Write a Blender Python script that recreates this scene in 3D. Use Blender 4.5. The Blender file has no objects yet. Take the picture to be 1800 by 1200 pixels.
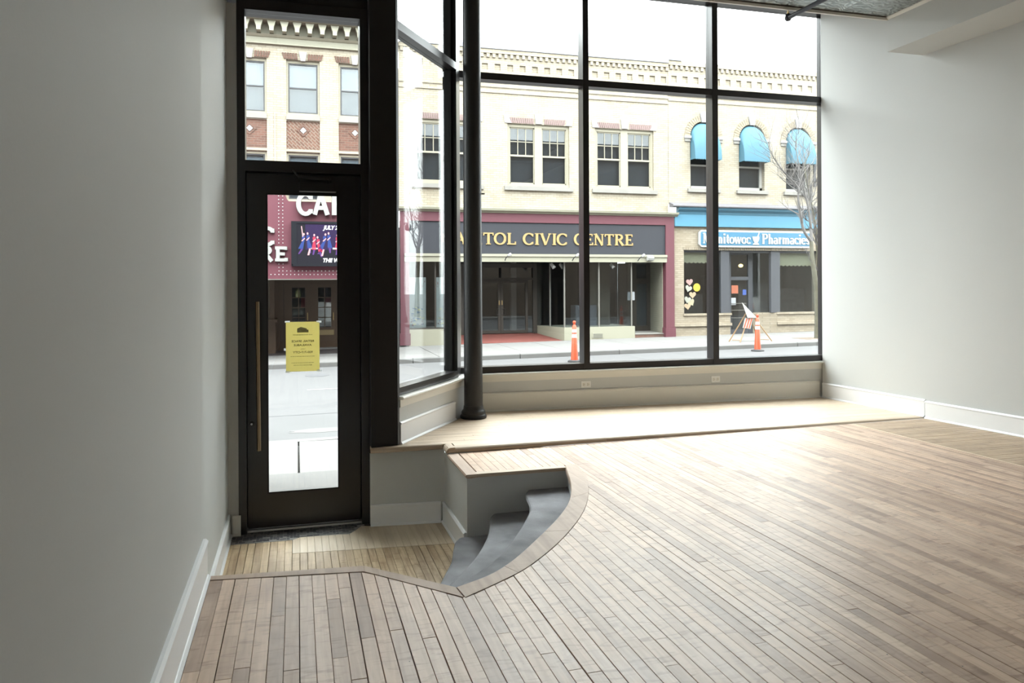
import bpy, bmesh, math, random
from mathutils import Matrix, Vector
random.seed(7)
R = random.Random(11)
scene = bpy.context.scene
col = scene.collection

# ---------------------------------------------------------------- camera
FPX, HEYE = 1340.0, 1.30
th = math.atan(378 / FPX)
phi = -0.005
cam_data = bpy.data.cameras.new('camera')
cam = bpy.data.objects.new('camera', cam_data)
col.objects.link(cam)
Rv = Vector((math.cos(th), -math.sin(th), 0)); Uv = Vector((0, 0, 1)); Fv = Vector((math.sin(th), math.cos(th), 0))
cxv = Rv * math.cos(phi) + Uv * math.sin(phi)
cyv = -Rv * math.sin(phi) + Uv * math.cos(phi)
czv = -Fv
cam.matrix_world = Matrix(((cxv.x, cyv.x, czv.x, 0), (cxv.y, cyv.y, czv.y, 0), (cxv.z, cyv.z, czv.z, HEYE), (0, 0, 0, 1)))
cam_data.sensor_width = 36.0
cam_data.lens = FPX * 36.0 / 1800.0
cam_data.shift_y = -100.0 / 1800.0
cam_data.clip_start = 0.05
cam_data.clip_end = 500
scene.camera = cam

# ---------------------------------------------------------------- sky: overcast, brighter overhead
SKY = 1.0
world = bpy.data.worlds.new('overcast_sky')
scene.world = world
world.use_nodes = True
wn = world.node_tree; wn.nodes.clear()
w_out = wn.nodes.new('ShaderNodeOutputWorld')
w_bg = wn.nodes.new('ShaderNodeBackground')
w_tc = wn.nodes.new('ShaderNodeTexCoord')
w_sep = wn.nodes.new('ShaderNodeSeparateXYZ')
w_max = wn.nodes.new('ShaderNodeMath'); w_max.operation = 'MAXIMUM'; w_max.inputs[1].default_value = 0.0
w_mul = wn.nodes.new('ShaderNodeMath'); w_mul.operation = 'MULTIPLY_ADD'; w_mul.inputs[1].default_value = 2.0; w_mul.inputs[2].default_value = 1.0
w_s = wn.nodes.new('ShaderNodeMath'); w_s.operation = 'MULTIPLY'; w_s.inputs[1].default_value = SKY
wn.links.new(w_tc.outputs['Generated'], w_sep.inputs[0])
wn.links.new(w_sep.outputs['Z'], w_max.inputs[0])
wn.links.new(w_max.outputs[0], w_mul.inputs[0])
wn.links.new(w_mul.outputs[0], w_s.inputs[0])
wn.links.new(w_s.outputs[0], w_bg.inputs['Strength'])
w_bg.inputs['Color'].default_value = (0.95, 0.978, 1.0, 1)
wn.links.new(w_bg.outputs[0], w_out.inputs[0])

# ---------------------------------------------------------------- exposure
vs = scene.view_settings
vs.view_transform = 'Standard'; vs.look = 'None'; vs.gamma = 1.0; vs.use_curve_mapping = False
vs.exposure = 2.8
scene.cycles.use_denoising = True
scene.cycles.max_bounces = 10
scene.cycles.diffuse_bounces = 6
scene.cycles.glossy_bounces = 4
scene.cycles.transparent_max_bounces = 20
scene.cycles.sample_clamp_indirect = 8.0

# ---------------------------------------------------------------- materials
MATS = {}
def new_mat(name):
    m = bpy.data.materials.new(name); m.use_nodes = True
    nt = m.node_tree; nt.nodes.clear()
    out = nt.nodes.new('ShaderNodeOutputMaterial')
    MATS[name] = m
    return m, nt, out
def N(nt, t, **kw):
    n = nt.nodes.new(t)
    for k, v in kw.items():
        if k.startswith('i_'):
            n.inputs[k[2:].replace('_', ' ')].default_value = v
        else:
            setattr(n, k, v)
    return n
def L(nt, a, b): nt.links.new(a, b)
def rgba(c): return (c[0], c[1], c[2], 1)
def pos(nt, scale=(1, 1, 1)):
    g = N(nt, 'ShaderNodeNewGeometry')
    m = N(nt, 'ShaderNodeMapping'); m.inputs['Scale'].default_value = scale
    L(nt, g.outputs['Position'], m.inputs['Vector'])
    return m.outputs[0]
def paint(name, c, rough=0.5, metal=0.0, spec=0.5, var=0.06, vscale=3.0, bump=0.0, bscale=60.0, emit=None, estr=0.0):
    m, nt, out = new_mat(name)
    b = N(nt, 'ShaderNodeBsdfPrincipled')
    b.inputs['Roughness'].default_value = rough
    b.inputs['Metallic'].default_value = metal
    b.inputs['Specular IOR Level'].default_value = spec
    n = N(nt, 'ShaderNodeTexNoise'); n.inputs['Scale'].default_value = vscale; n.inputs['Detail'].default_value = 4
    L(nt, pos(nt), n.inputs['Vector'])
    mx = N(nt, 'ShaderNodeMix', data_type='RGBA')
    mx.inputs['A'].default_value = rgba([x * (1 - var) for x in c])
    mx.inputs['B'].default_value = rgba([min(1, x * (1 + var)) for x in c])
    L(nt, n.outputs['Fac'], mx.inputs['Factor'])
    L(nt, mx.outputs['Result'], b.inputs['Base Color'])
    if bump > 0:
        n2 = N(nt, 'ShaderNodeTexNoise'); n2.inputs['Scale'].default_value = bscale; n2.inputs['Detail'].default_value = 3
        L(nt, pos(nt), n2.inputs['Vector'])
        bp = N(nt, 'ShaderNodeBump'); bp.inputs['Strength'].default_value = bump; bp.inputs['Distance'].default_value = 0.004
        L(nt, n2.outputs['Fac'], bp.inputs['Height']); L(nt, bp.outputs[0], b.inputs['Normal'])
    if emit:
        b.inputs['Emission Color'].default_value = rgba(emit); b.inputs['Emission Strength'].default_value = estr
    L(nt, b.outputs[0], out.inputs[0])
    return m
def wood(name, base, dark, rough=0.5, along='y', grain=1.0, spec=0.35, stain=0.5, per=0.5):
    m, nt, out = new_mat(name)
    b = N(nt, 'ShaderNodeBsdfPrincipled')
    b.inputs['Specular IOR Level'].default_value = spec
    g = N(nt, 'ShaderNodeNewGeometry'); oi = N(nt, 'ShaderNodeObjectInfo')
    a1 = N(nt, 'ShaderNodeMath', operation='MULTIPLY_ADD'); a1.inputs[1].default_value = 7.31
    L(nt, g.outputs['Random Per Island'], a1.inputs[0])
    a0 = N(nt, 'ShaderNodeMath', operation='MULTIPLY'); a0.inputs[1].default_value = 13.77
    L(nt, oi.outputs['Random'], a0.inputs[0]); L(nt, a0.outputs[0], a1.inputs[2])
    fr = N(nt, 'ShaderNodeMath', operation='FRACT'); L(nt, a1.outputs[0], fr.inputs[0])
    sh = N(nt, 'ShaderNodeCombineXYZ')
    s1 = N(nt, 'ShaderNodeMath', operation='MULTIPLY'); s1.inputs[1].default_value = 53.0
    L(nt, fr.outputs[0], s1.inputs[0]); L(nt, s1.outputs[0], sh.inputs[0]); L(nt, s1.outputs[0], sh.inputs[1])
    ad = N(nt, 'ShaderNodeVectorMath', operation='ADD')
    L(nt, g.outputs['Position'], ad.inputs[0]); L(nt, sh.outputs[0], ad.inputs[1])
    mp = N(nt, 'ShaderNodeMapping')
    mp.inputs['Scale'].default_value = (34 * grain, 2.2 * grain, 20) if along == 'y' else (2.2 * grain, 34 * grain, 20)
    L(nt, ad.outputs[0], mp.inputs['Vector'])
    n1 = N(nt, 'ShaderNodeTexNoise'); n1.inputs['Scale'].default_value = 1.0; n1.inputs['Detail'].default_value = 6; n1.inputs['Distortion'].default_value = 0.8
    L(nt, mp.outputs[0], n1.inputs['Vector'])
    r1 = N(nt, 'ShaderNodeValToRGB')
    r1.color_ramp.elements[0].position = 0.25; r1.color_ramp.elements[0].color = rgba(dark)
    r1.color_ramp.elements[1].position = 0.62; r1.color_ramp.elements[1].color = rgba(base)
    L(nt, n1.outputs['Fac'], r1.inputs['Fac'])
    # wear patches, drifting over several boards
    n2 = N(nt, 'ShaderNodeTexNoise'); n2.inputs['Scale'].default_value = 3.2; n2.inputs['Detail'].default_value = 5
    L(nt, ad.outputs[0], n2.inputs['Vector'])
    r2 = N(nt, 'ShaderNodeValToRGB')
    r2.color_ramp.elements[0].position = 0.34; r2.color_ramp.elements[0].color = (0.64, 0.56, 0.50, 1)
    r2.color_ramp.elements[1].position = 0.56; r2.color_ramp.elements[1].color = (1, 1, 1, 1)
    L(nt, n2.outputs['Fac'], r2.inputs['Fac'])
    m1 = N(nt, 'ShaderNodeMix', data_type='RGBA', blend_type='MULTIPLY'); m1.inputs['Factor'].default_value = stain
    L(nt, r1.outputs[0], m1.inputs['A']); L(nt, r2.outputs[0], m1.inputs['B'])
    mq_ = N(nt, 'ShaderNodeMapping'); mq_.inputs['Scale'].default_value = (5, 22, 5) if along == 'y' else (22, 5, 5)
    L(nt, ad.outputs[0], mq_.inputs['Vector'])
    n4 = N(nt, 'ShaderNodeTexNoise'); n4.inputs['Scale'].default_value = 1.0; n4.inputs['Detail'].default_value = 4; n4.inputs['Distortion'].default_value = 1.5
    L(nt, mq_.outputs[0], n4.inputs['Vector'])
    r4 = N(nt, 'ShaderNodeValToRGB')
    r4.color_ramp.elements[0].position = 0.30; r4.color_ramp.elements[0].color = (0.58, 0.50, 0.45, 1)
    r4.color_ramp.elements[1].position = 0.46; r4.color_ramp.elements[1].color = (1, 1, 1, 1)
    L(nt, n4.outputs['Fac'], r4.inputs['Fac'])
    m4 = N(nt, 'ShaderNodeMix', data_type='RGBA', blend_type='MULTIPLY'); m4.inputs['Factor'].default_value = stain
    L(nt, m1.outputs['Result'], m4.inputs['A']); L(nt, r4.outputs[0], m4.inputs['B'])
    m1 = m4
    # board to board tone
    r3 = N(nt, 'ShaderNodeValToRGB')
    e = r3.color_ramp.elements
    e[0].position = 0.0; e[0].color = (0.56, 0.47, 0.40, 1)
    e[1].position = 1.0; e[1].color = (1.0, 0.98, 0.95, 1)
    x = e.new(0.3); x.color = (0.86, 0.81, 0.77, 1)
    x = e.new(0.6); x.color = (1.0, 0.93, 0.85, 1)
    L(nt, fr.outputs[0], r3.inputs['Fac'])
    m2 = N(nt, 'ShaderNodeMix', data_type='RGBA', blend_type='MULTIPLY'); m2.inputs['Factor'].default_value = per
    L(nt, m1.outputs['Result'], m2.inputs['A']); L(nt, r3.outputs[0], m2.inputs['B'])
    # nail holes
    v = N(nt, 'ShaderNodeTexVoronoi'); v.inputs['Scale'].default_value = 9.0
    L(nt, g.outputs['Position'], v.inputs['Vector'])
    lt = N(nt, 'ShaderNodeMath', operation='LESS_THAN'); lt.inputs[1].default_value = 0.028
    L(nt, v.outputs['Distance'], lt.inputs[0])
    m3 = N(nt, 'ShaderNodeMix', data_type='RGBA'); m3.inputs['B'].default_value = (0.04, 0.03, 0.025, 1)
    L(nt, lt.outputs[0], m3.inputs['Factor']); L(nt, m2.outputs['Result'], m3.inputs['A'])
    L(nt, m3.outputs['Result'], b.inputs['Base Color'])
    rr = N(nt, 'ShaderNodeMapRange'); rr.inputs['To Min'].default_value = rough - 0.08; rr.inputs['To Max'].default_value = rough + 0.1
    L(nt, n2.outputs['Fac'], rr.inputs['Value']); L(nt, rr.outputs[0], b.inputs['Roughness'])
    bp = N(nt, 'ShaderNodeBump'); bp.inputs['Strength'].default_value = 0.12; bp.inputs['Distance'].default_value = 0.002
    L(nt, n1.outputs['Fac'], bp.inputs['Height']); L(nt, bp.outputs[0], b.inputs['Normal'])
    L(nt, b.outputs[0], out.inputs[0])
    return m
def brick(name, c1, c2, mortar, w=0.21, h=0.072, rot=0.0, msize=0.007, rough=0.85, axis='xz', var=0.5):
    m, nt, out = new_mat(name)
    b = N(nt, 'ShaderNodeBsdfPrincipled'); b.inputs['Roughness'].default_value = rough
    b.inputs['Specular IOR Level'].default_value = 0.2
    g = N(nt, 'ShaderNodeNewGeometry'); sp = N(nt, 'ShaderNodeSeparateXYZ'); L(nt, g.outputs['Position'], sp.inputs[0])
    cb = N(nt, 'ShaderNodeCombineXYZ')
    sm = N(nt, 'ShaderNodeMath', operation='ADD')
    L(nt, sp.outputs[0], sm.inputs[0]); L(nt, sp.outputs[1], sm.inputs[1])
    if axis == 'xy':
        L(nt, sp.outputs[0], cb.inputs[0]); L(nt, sp.outputs[1], cb.inputs[1])
    else:
        L(nt, sm.outputs[0], cb.inputs[0]); L(nt, sp.outputs[2], cb.inputs[1])
    mp = N(nt, 'ShaderNodeMapping'); mp.inputs['Rotation'].default_value = (0, 0, rot)
    L(nt, cb.outputs[0], mp.inputs['Vector'])
    t = N(nt, 'ShaderNodeTexBrick')
    t.inputs['Scale'].default_value = 1.0; t.inputs['Brick Width'].default_value = w; t.inputs['Row Height'].default_value = h
    t.inputs['Mortar Size'].default_value = msize; t.inputs['Mortar Smooth'].default_value = 0.3
    t.inputs['Color1'].default_value = rgba(c1); t.inputs['Color2'].default_value = rgba(c2); t.inputs['Mortar'].default_value = rgba(mortar)
    t.inputs['Bias'].default_value = -0.2
    L(nt, mp.outputs[0], t.inputs['Vector'])
    n = N(nt, 'ShaderNodeTexNoise'); n.inputs['Scale'].default_value = 0.9; n.inputs['Detail'].default_value = 6
    L(nt, g.outputs['Position'], n.inputs['Vector'])
    r = N(nt, 'ShaderNodeValToRGB'); r.color_ramp.elements[0].position = 0.3; r.color_ramp.elements[0].color = (0.78, 0.74, 0.68, 1)
    r.color_ramp.elements[1].position = 0.6; r.color_ramp.elements[1].color = (1, 1, 1, 1)
    L(nt, n.outputs['Fac'], r.inputs['Fac'])
    mx = N(nt, 'ShaderNodeMix', data_type='RGBA', blend_type='MULTIPLY'); mx.inputs['Factor'].default_value = var
    L(nt, t.outputs['Color'], mx.inputs['A']); L(nt, r.outputs[0], mx.inputs['B'])
    L(nt, mx.outputs['Result'], b.inputs['Base Color'])
    bp = N(nt, 'ShaderNodeBump'); bp.inputs['Strength'].default_value = 0.5; bp.inputs['Distance'].default_value = 0.006; bp.invert = True
    L(nt, t.outputs['Fac'], bp.inputs['Height']); L(nt, bp.outputs[0], b.inputs['Normal'])
    L(nt, b.outputs[0], out.inputs[0])
    return m
def glass(name, tint=(0.945, 0.97, 0.958), f0=0.04):
    m, nt, out = new_mat(name)
    g = N(nt, 'ShaderNodeNewGeometry')
    d = N(nt, 'ShaderNodeVectorMath', operation='DOT_PRODUCT')
    L(nt, g.outputs['Normal'], d.inputs[0]); L(nt, g.outputs['Incoming'], d.inputs[1])
    ab = N(nt, 'ShaderNodeMath', operation='ABSOLUTE'); L(nt, d.outputs['Value'], ab.inputs[0])
    om = N(nt, 'ShaderNodeMath', operation='SUBTRACT'); om.inputs[0].default_value = 1.0; L(nt, ab.outputs[0], om.inputs[1])
    pw = N(nt, 'ShaderNodeMath', operation='POWER'); pw.inputs[1].default_value = 5.0; L(nt, om.outputs[0], pw.inputs[0])
    ma = N(nt, 'ShaderNodeMath', operation='MULTIPLY_ADD'); ma.inputs[1].default_value = 1 - f0; ma.inputs[2].default_value = f0
    L(nt, pw.outputs[0], ma.inputs[0])
    tr = N(nt, 'ShaderNodeBsdfTransparent'); tr.inputs[0].default_value = rgba(tint)
    gl = N(nt, 'ShaderNodeBsdfGlossy'); gl.inputs['Roughness'].default_value = 0.0
    mx = N(nt, 'ShaderNodeMixShader')
    L(nt, ma.outputs[0], mx.inputs[0]); L(nt, tr.outputs[0], mx.inputs[1]); L(nt, gl.outputs[0], mx.inputs[2])
    L(nt, mx.outputs[0], out.inputs[0])
    return m

def paper(name, c):
    m, nt, out = new_mat(name)
    d = N(nt, 'ShaderNodeBsdfDiffuse'); t = N(nt, 'ShaderNodeBsdfTranslucent'); mx = N(nt, 'ShaderNodeMixShader'); mx.inputs[0].default_value = 0.5
    n = N(nt, 'ShaderNodeTexNoise'); n.inputs['Scale'].default_value = 40; L(nt, pos(nt), n.inputs['Vector'])
    cm = N(nt, 'ShaderNodeMix', data_type='RGBA'); cm.inputs['A'].default_value = rgba([x * 0.93 for x in c]); cm.inputs['B'].default_value = rgba(c)
    L(nt, n.outputs['Fac'], cm.inputs['Factor'])
    L(nt, cm.outputs['Result'], d.inputs[0]); L(nt, cm.outputs['Result'], t.inputs[0])
    L(nt, d.outputs[0], mx.inputs[1]); L(nt, t.outputs[0], mx.inputs[2]); L(nt, mx.outputs[0], out.inputs[0])
    return m

def tin(name):
    m, nt, out = new_mat(name)
    b = N(nt, 'ShaderNodeBsdfPrincipled'); b.inputs['Metallic'].default_value = 0.85; b.inputs['Roughness'].default_value = 0.34
    b.inputs['Base Color'].default_value = (0.40, 0.43, 0.43, 1)
    p_ = pos(nt)
    n = N(nt, 'ShaderNodeTexNoise'); n.inputs['Scale'].default_value = 5.0; n.inputs['Detail'].default_value = 2; L(nt, p_, n.inputs['Vector'])
    mv = N(nt, 'ShaderNodeMix', data_type='VECTOR'); mv.inputs['Factor'].default_value = 0.12
    L(nt, p_, mv.inputs['A']); L(nt, n.outputs['Color'], mv.inputs['B'])
    w_ = N(nt, 'ShaderNodeTexWave'); w_.wave_type = 'RINGS'; w_.inputs['Scale'].default_value = 10.0; w_.inputs['Distortion'].default_value = 7.0; w_.inputs['Detail'].default_value = 1.0; w_.inputs['Detail Scale'].default_value = 1.6
    L(nt, mv.outputs['Result'], w_.inputs['Vector'])
    cr = N(nt, 'ShaderNodeValToRGB'); cr.color_ramp.elements[0].color = (0.30, 0.32, 0.32, 1); cr.color_ramp.elements[1].color = (0.60, 0.64, 0.63, 1)
    L(nt, w_.outputs['Fac'], cr.inputs['Fac']); L(nt, cr.outputs[0], b.inputs['Base Color'])
    bp = N(nt, 'ShaderNodeBump'); bp.inputs['Strength'].default_value = 0.8; bp.inputs['Distance'].default_value = 0.004
    L(nt, w_.outputs['Fac'], bp.inputs['Height']); L(nt, bp.outputs[0], b.inputs['Normal'])
    L(nt, b.outputs[0], out.inputs[0])
    return m

# paint of the room
paint('wall_paint', (0.575, 0.583, 0.57), rough=0.6, var=0.015, vscale=2, bump=0.08, bscale=90, spec=0.3)
paint('trim_paint', (0.84, 0.845, 0.85), rough=0.35, var=0.02, spec=0.5)
paint('cream_trim', (0.74, 0.72, 0.66), rough=0.4, var=0.02, spec=0.5)
paint('black_frame', (0.018, 0.016, 0.017), rough=0.28, var=0.1, spec=0.55)
paint('black_paint', (0.012, 0.011, 0.011), rough=0.5, var=0.1, spec=0.4)
paint('iron', (0.018, 0.017, 0.017), rough=0.42, var=0.15, vscale=20, bump=0.3, bscale=40, spec=0.5)
paint('steel', (0.55, 0.54, 0.52), rough=0.3, metal=1.0, var=0.05)
paint('brushed_bronze', (0.33, 0.24, 0.15), rough=0.35, metal=1.0, var=0.15, vscale=30)
paint('brass', (0.75, 0.55, 0.25), rough=0.3, metal=1.0)
paint('subfloor', (0.03, 0.022, 0.018), rough=0.9)
paint('white_plastic', (0.82, 0.82, 0.80), rough=0.35, var=0.01)
paint('dark_slot', (0.05, 0.05, 0.05), rough=0.6)
paint('carpet', (0.29, 0.29, 0.305), rough=0.9, var=0.55, vscale=5, bump=0.5, bscale=220, spec=0.1)
tin('tin')
paint('tin_edge', (0.13, 0.10, 0.085), rough=0.7)
paint('pipe_black', (0.03, 0.032, 0.045), rough=0.4, var=0.1)
paper('paper_yellow', (0.86, 0.80, 0.44))
paint('print_ink', (0.20, 0.18, 0.08), rough=0.8)
paint('print_faint', (0.42, 0.39, 0.18), rough=0.8)
paper('tape', (0.92, 0.94, 0.96))
paint('tile_dark', (0.06, 0.055, 0.065), rough=0.5, var=0.4, vscale=60)
paint('tile_grey', (0.15, 0.15, 0.14), rough=0.5, var=0.3, vscale=60)
paint('grout', (0.26, 0.25, 0.235), rough=0.9, var=0.25, vscale=20)
wood('floor_wood', (0.64, 0.485, 0.37), (0.47, 0.335, 0.24), rough=0.41, along='y', spec=0.7, per=1.0, stain=0.7)
wood('cross_wood', (0.48, 0.365, 0.25), (0.30, 0.21, 0.14), rough=0.48, along='x', spec=0.6, per=0.3)
wood('platform_wood', (0.68, 0.56, 0.43), (0.52, 0.40, 0.29), rough=0.42, along='x', spec=0.6, stain=0.15, per=0.22)
wood('old_pine', (0.60, 0.47, 0.30), (0.34, 0.235, 0.13), rough=0.5, along='y', spec=0.35, stain=0.5, per=0.4)
wood('new_maple', (0.70, 0.60, 0.46), (0.58, 0.47, 0.335), rough=0.48, along='y', spec=0.35, stain=0.08, per=0.2)
wood('edging_wood', (0.50, 0.385, 0.305), (0.38, 0.28, 0.215), rough=0.5, along='y', grain=0.6, spec=0.35, stain=0.2, per=0.3)
wood('nosing_wood', (0.56, 0.455, 0.345), (0.42, 0.32, 0.23), rough=0.45, along='x', grain=0.6, spec=0.4, stain=0.1, per=0.1)
glass('window_glass')
glass('shop_glass', tint=(0.80, 0.83, 0.84), f0=0.06)
# outdoors
OUT = 0.62
def ext(name, c, **kw):
    if 'estr' in kw: kw['estr'] *= OUT
    return paint(name, tuple(x * OUT for x in c), **kw)
def ebrick(name, c1, c2, mortar, **kw):
    f = lambda c: tuple(x * OUT for x in c)
    return brick(name, f(c1), f(c2), f(mortar), **kw)
ext('concrete', (0.215, 0.208, 0.20), rough=0.9, var=0.1, vscale=1.5, bump=0.3, bscale=60, spec=0.2)
ext('curb_concrete', (0.175, 0.17, 0.165), rough=0.9, var=0.15, vscale=3, spec=0.2)
ext('asphalt', (0.130, 0.128, 0.129), rough=0.9, var=0.1, vscale=0.9, bump=0.3, bscale=80, spec=0.2)
ext('road_paint', (0.22, 0.22, 0.22), rough=0.7, var=0.15, vscale=9)
ext('road_patch', (0.085, 0.085, 0.09), rough=0.9, var=0.2)
ext('soil', (0.16, 0.12, 0.09), rough=1.0, var=0.3, vscale=9)
ebrick('cream_brick', (0.485, 0.44, 0.355), (0.41, 0.355, 0.272), (0.33, 0.29, 0.222))
ebrick('pale_brick', (0.43, 0.37, 0.285), (0.34, 0.28, 0.205), (0.28, 0.245, 0.19))
ebrick('red_brick', (0.20, 0.105, 0.08), (0.13, 0.075, 0.06), (0.22, 0.17, 0.14), w=0.2, h=0.07)
ebrick('red_brick_diagonal', (0.20, 0.11, 0.08), (0.14, 0.08, 0.06), (0.28, 0.23, 0.19), w=0.19, h=0.075, rot=0.785, msize=0.011)
ebrick('row_brick', (0.16, 0.12, 0.09), (0.12, 0.09, 0.07), (0.14, 0.12, 0.1))
ebrick('pavers', (0.24, 0.075, 0.06), (0.19, 0.06, 0.05), (0.17, 0.08, 0.07), w=0.2, h=0.1, axis='xy')
ebrick('white_brick', (0.36, 0.345, 0.27), (0.34, 0.32, 0.25), (0.27, 0.255, 0.2))
ext('lintel_brick', (0.27, 0.185, 0.18), rough=0.85, var=0.2, vscale=9)
ext('limestone', (0.40, 0.385, 0.38), rough=0.85, var=0.1)
ext('sill_stone', (0.30, 0.285, 0.26), rough=0.85, var=0.15)
ext('cornice_paint', (0.37, 0.355, 0.27), rough=0.6, var=0.05)
ext('flashing_metal', (0.42, 0.45, 0.50), rough=0.5, var=0.05)
ext('sash_cream', (0.37, 0.34, 0.255), rough=0.6, var=0.05)
ext('sash_white', (0.45, 0.44, 0.41), rough=0.6, var=0.04)
ext('sash_dark', (0.055, 0.055, 0.06), rough=0.5)
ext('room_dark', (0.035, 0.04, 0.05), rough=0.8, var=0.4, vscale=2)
ext('blind_pale', (0.30, 0.34, 0.39), rough=0.8, var=0.05)
ext('blind_grey', (0.10, 0.11, 0.13), rough=0.8, var=0.2)
ext('maroon', (0.135, 0.032, 0.048), rough=0.6, var=0.06)
ext('marquee_red', (0.155, 0.035, 0.055), rough=0.55, var=0.06, vscale=1.5)
ext('sign_charcoal', (0.024, 0.026, 0.036), rough=0.7, var=0.06)
ext('gold', (0.44, 0.31, 0.13), rough=0.45, var=0.1)
ext('storefront_bronze', (0.045, 0.036, 0.028), rough=0.5)
ext('mullion_metal', (0.20, 0.19, 0.17), rough=0.45)
ext('lamp_white', (0.50, 0.50, 0.48), rough=0.5)
ext('letter_enamel', (0.40, 0.40, 0.38), rough=0.5, var=0.15, vscale=12)
ext('letter_edge', (0.20, 0.19, 0.17), rough=0.6, var=0.15)
ext('bulb', (0.55, 0.53, 0.52), rough=0.3)
ext('marquee_black', (0.012, 0.013, 0.018), rough=0.7, spec=0.15)
ext('screen_black', (0.012, 0.012, 0.016), rough=0.6, spec=0.1, emit=(0.05, 0.04, 0.07), estr=0.06)
ext('screen_backdrop', (0.01, 0.01, 0.02), rough=0.6, spec=0.1, emit=(0.07, 0.03, 0.14), estr=0.2)
ext('screen_white', (0.2, 0.2, 0.2), rough=0.6, spec=0.1, emit=(1, 1, 1), estr=0.42)
ext('screen_skin', (0.2, 0.1, 0.1), rough=0.6, spec=0.1, emit=(0.95, 0.5, 0.55), estr=0.33)
ext('screen_blue', (0.02, 0.03, 0.1), rough=0.6, spec=0.1, emit=(0.06, 0.11, 0.42), estr=0.2)
ext('screen_red', (0.1, 0.02, 0.03), rough=0.6, spec=0.1, emit=(0.8, 0.06, 0.14), estr=0.25)
ext('screen_purple', (0.05, 0.02, 0.08), rough=0.6, spec=0.1, emit=(0.2, 0.1, 0.4), estr=0.18)
ext('oak_door', (0.075, 0.042, 0.022), rough=0.5, var=0.25, vscale=14)
ext('stone_dark', (0.04, 0.03, 0.03), rough=0.6, var=0.3)
ext('kick_brass', (0.28, 0.21, 0.10), rough=0.4)
ext('awning_blue', (0.065, 0.185, 0.255), rough=0.75, var=0.06, vscale=2)
ext('awning_under', (0.02, 0.04, 0.05), rough=0.9)
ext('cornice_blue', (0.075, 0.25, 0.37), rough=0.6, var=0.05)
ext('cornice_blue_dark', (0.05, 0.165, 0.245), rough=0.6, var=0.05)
ext('roof_grey', (0.17, 0.16, 0.17), rough=0.8, var=0.15)
ext('sign_blue', (0.055, 0.20, 0.33), rough=0.5, var=0.08, vscale=5)
ext('sign_white', (0.52, 0.52, 0.51), rough=0.5)
ext('pillar_grey', (0.06, 0.063, 0.075), rough=0.6)
ext('valance', (0.50, 0.47, 0.31), rough=0.8)
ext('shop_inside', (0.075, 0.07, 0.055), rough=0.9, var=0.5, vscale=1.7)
ext('shelf_goods', (0.09, 0.085, 0.085), rough=0.8, var=0.8, vscale=6)
ext('heart_pink', (0.42, 0.26, 0.24), rough=0.8)
ext('heart_white', (0.38, 0.38, 0.32), rough=0.8)
ext('heart_peach', (0.44, 0.33, 0.21), rough=0.8)
ext('heart_cream', (0.40, 0.36, 0.24), rough=0.8)
ext('balloon_yellow', (0.55, 0.38, 0.03), rough=0.6)
ext('sheet_orange', (0.50, 0.15, 0.08), rough=0.8)
ext('sheet_blue', (0.06, 0.12, 0.42), rough=0.8)
ext('sheet_white', (0.50, 0.52, 0.55), rough=0.8)
ext('poster_white', (0.42, 0.45, 0.44), rough=0.7)
ext('poster_blue', (0.10, 0.20, 0.36), rough=0.7)
ext('poster_red', (0.25, 0.04, 0.06), rough=0.7)
ext('warm_bulb', (0.8, 0.6, 0.2), emit=(1.0, 0.66, 0.2), estr=2.0)
ext('cone_orange', (0.60, 0.075, 0.02), rough=0.5, var=0.05)
ext('cone_reflective', (0.55, 0.55, 0.55), rough=0.35)
ext('rubber', (0.03, 0.03, 0.032), rough=0.8)
ext('stand_wood', (0.35, 0.21, 0.10), rough=0.7, var=0.15, vscale=9)
ext('stand_white', (0.42, 0.41, 0.37), rough=0.6)
ext('bark', (0.135, 0.125, 0.085), rough=0.9, var=0.35, vscale=9, bump=0.6, bscale=30)
ext('twig', (0.19, 0.175, 0.17), rough=0.9, var=0.2, vscale=9)

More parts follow.
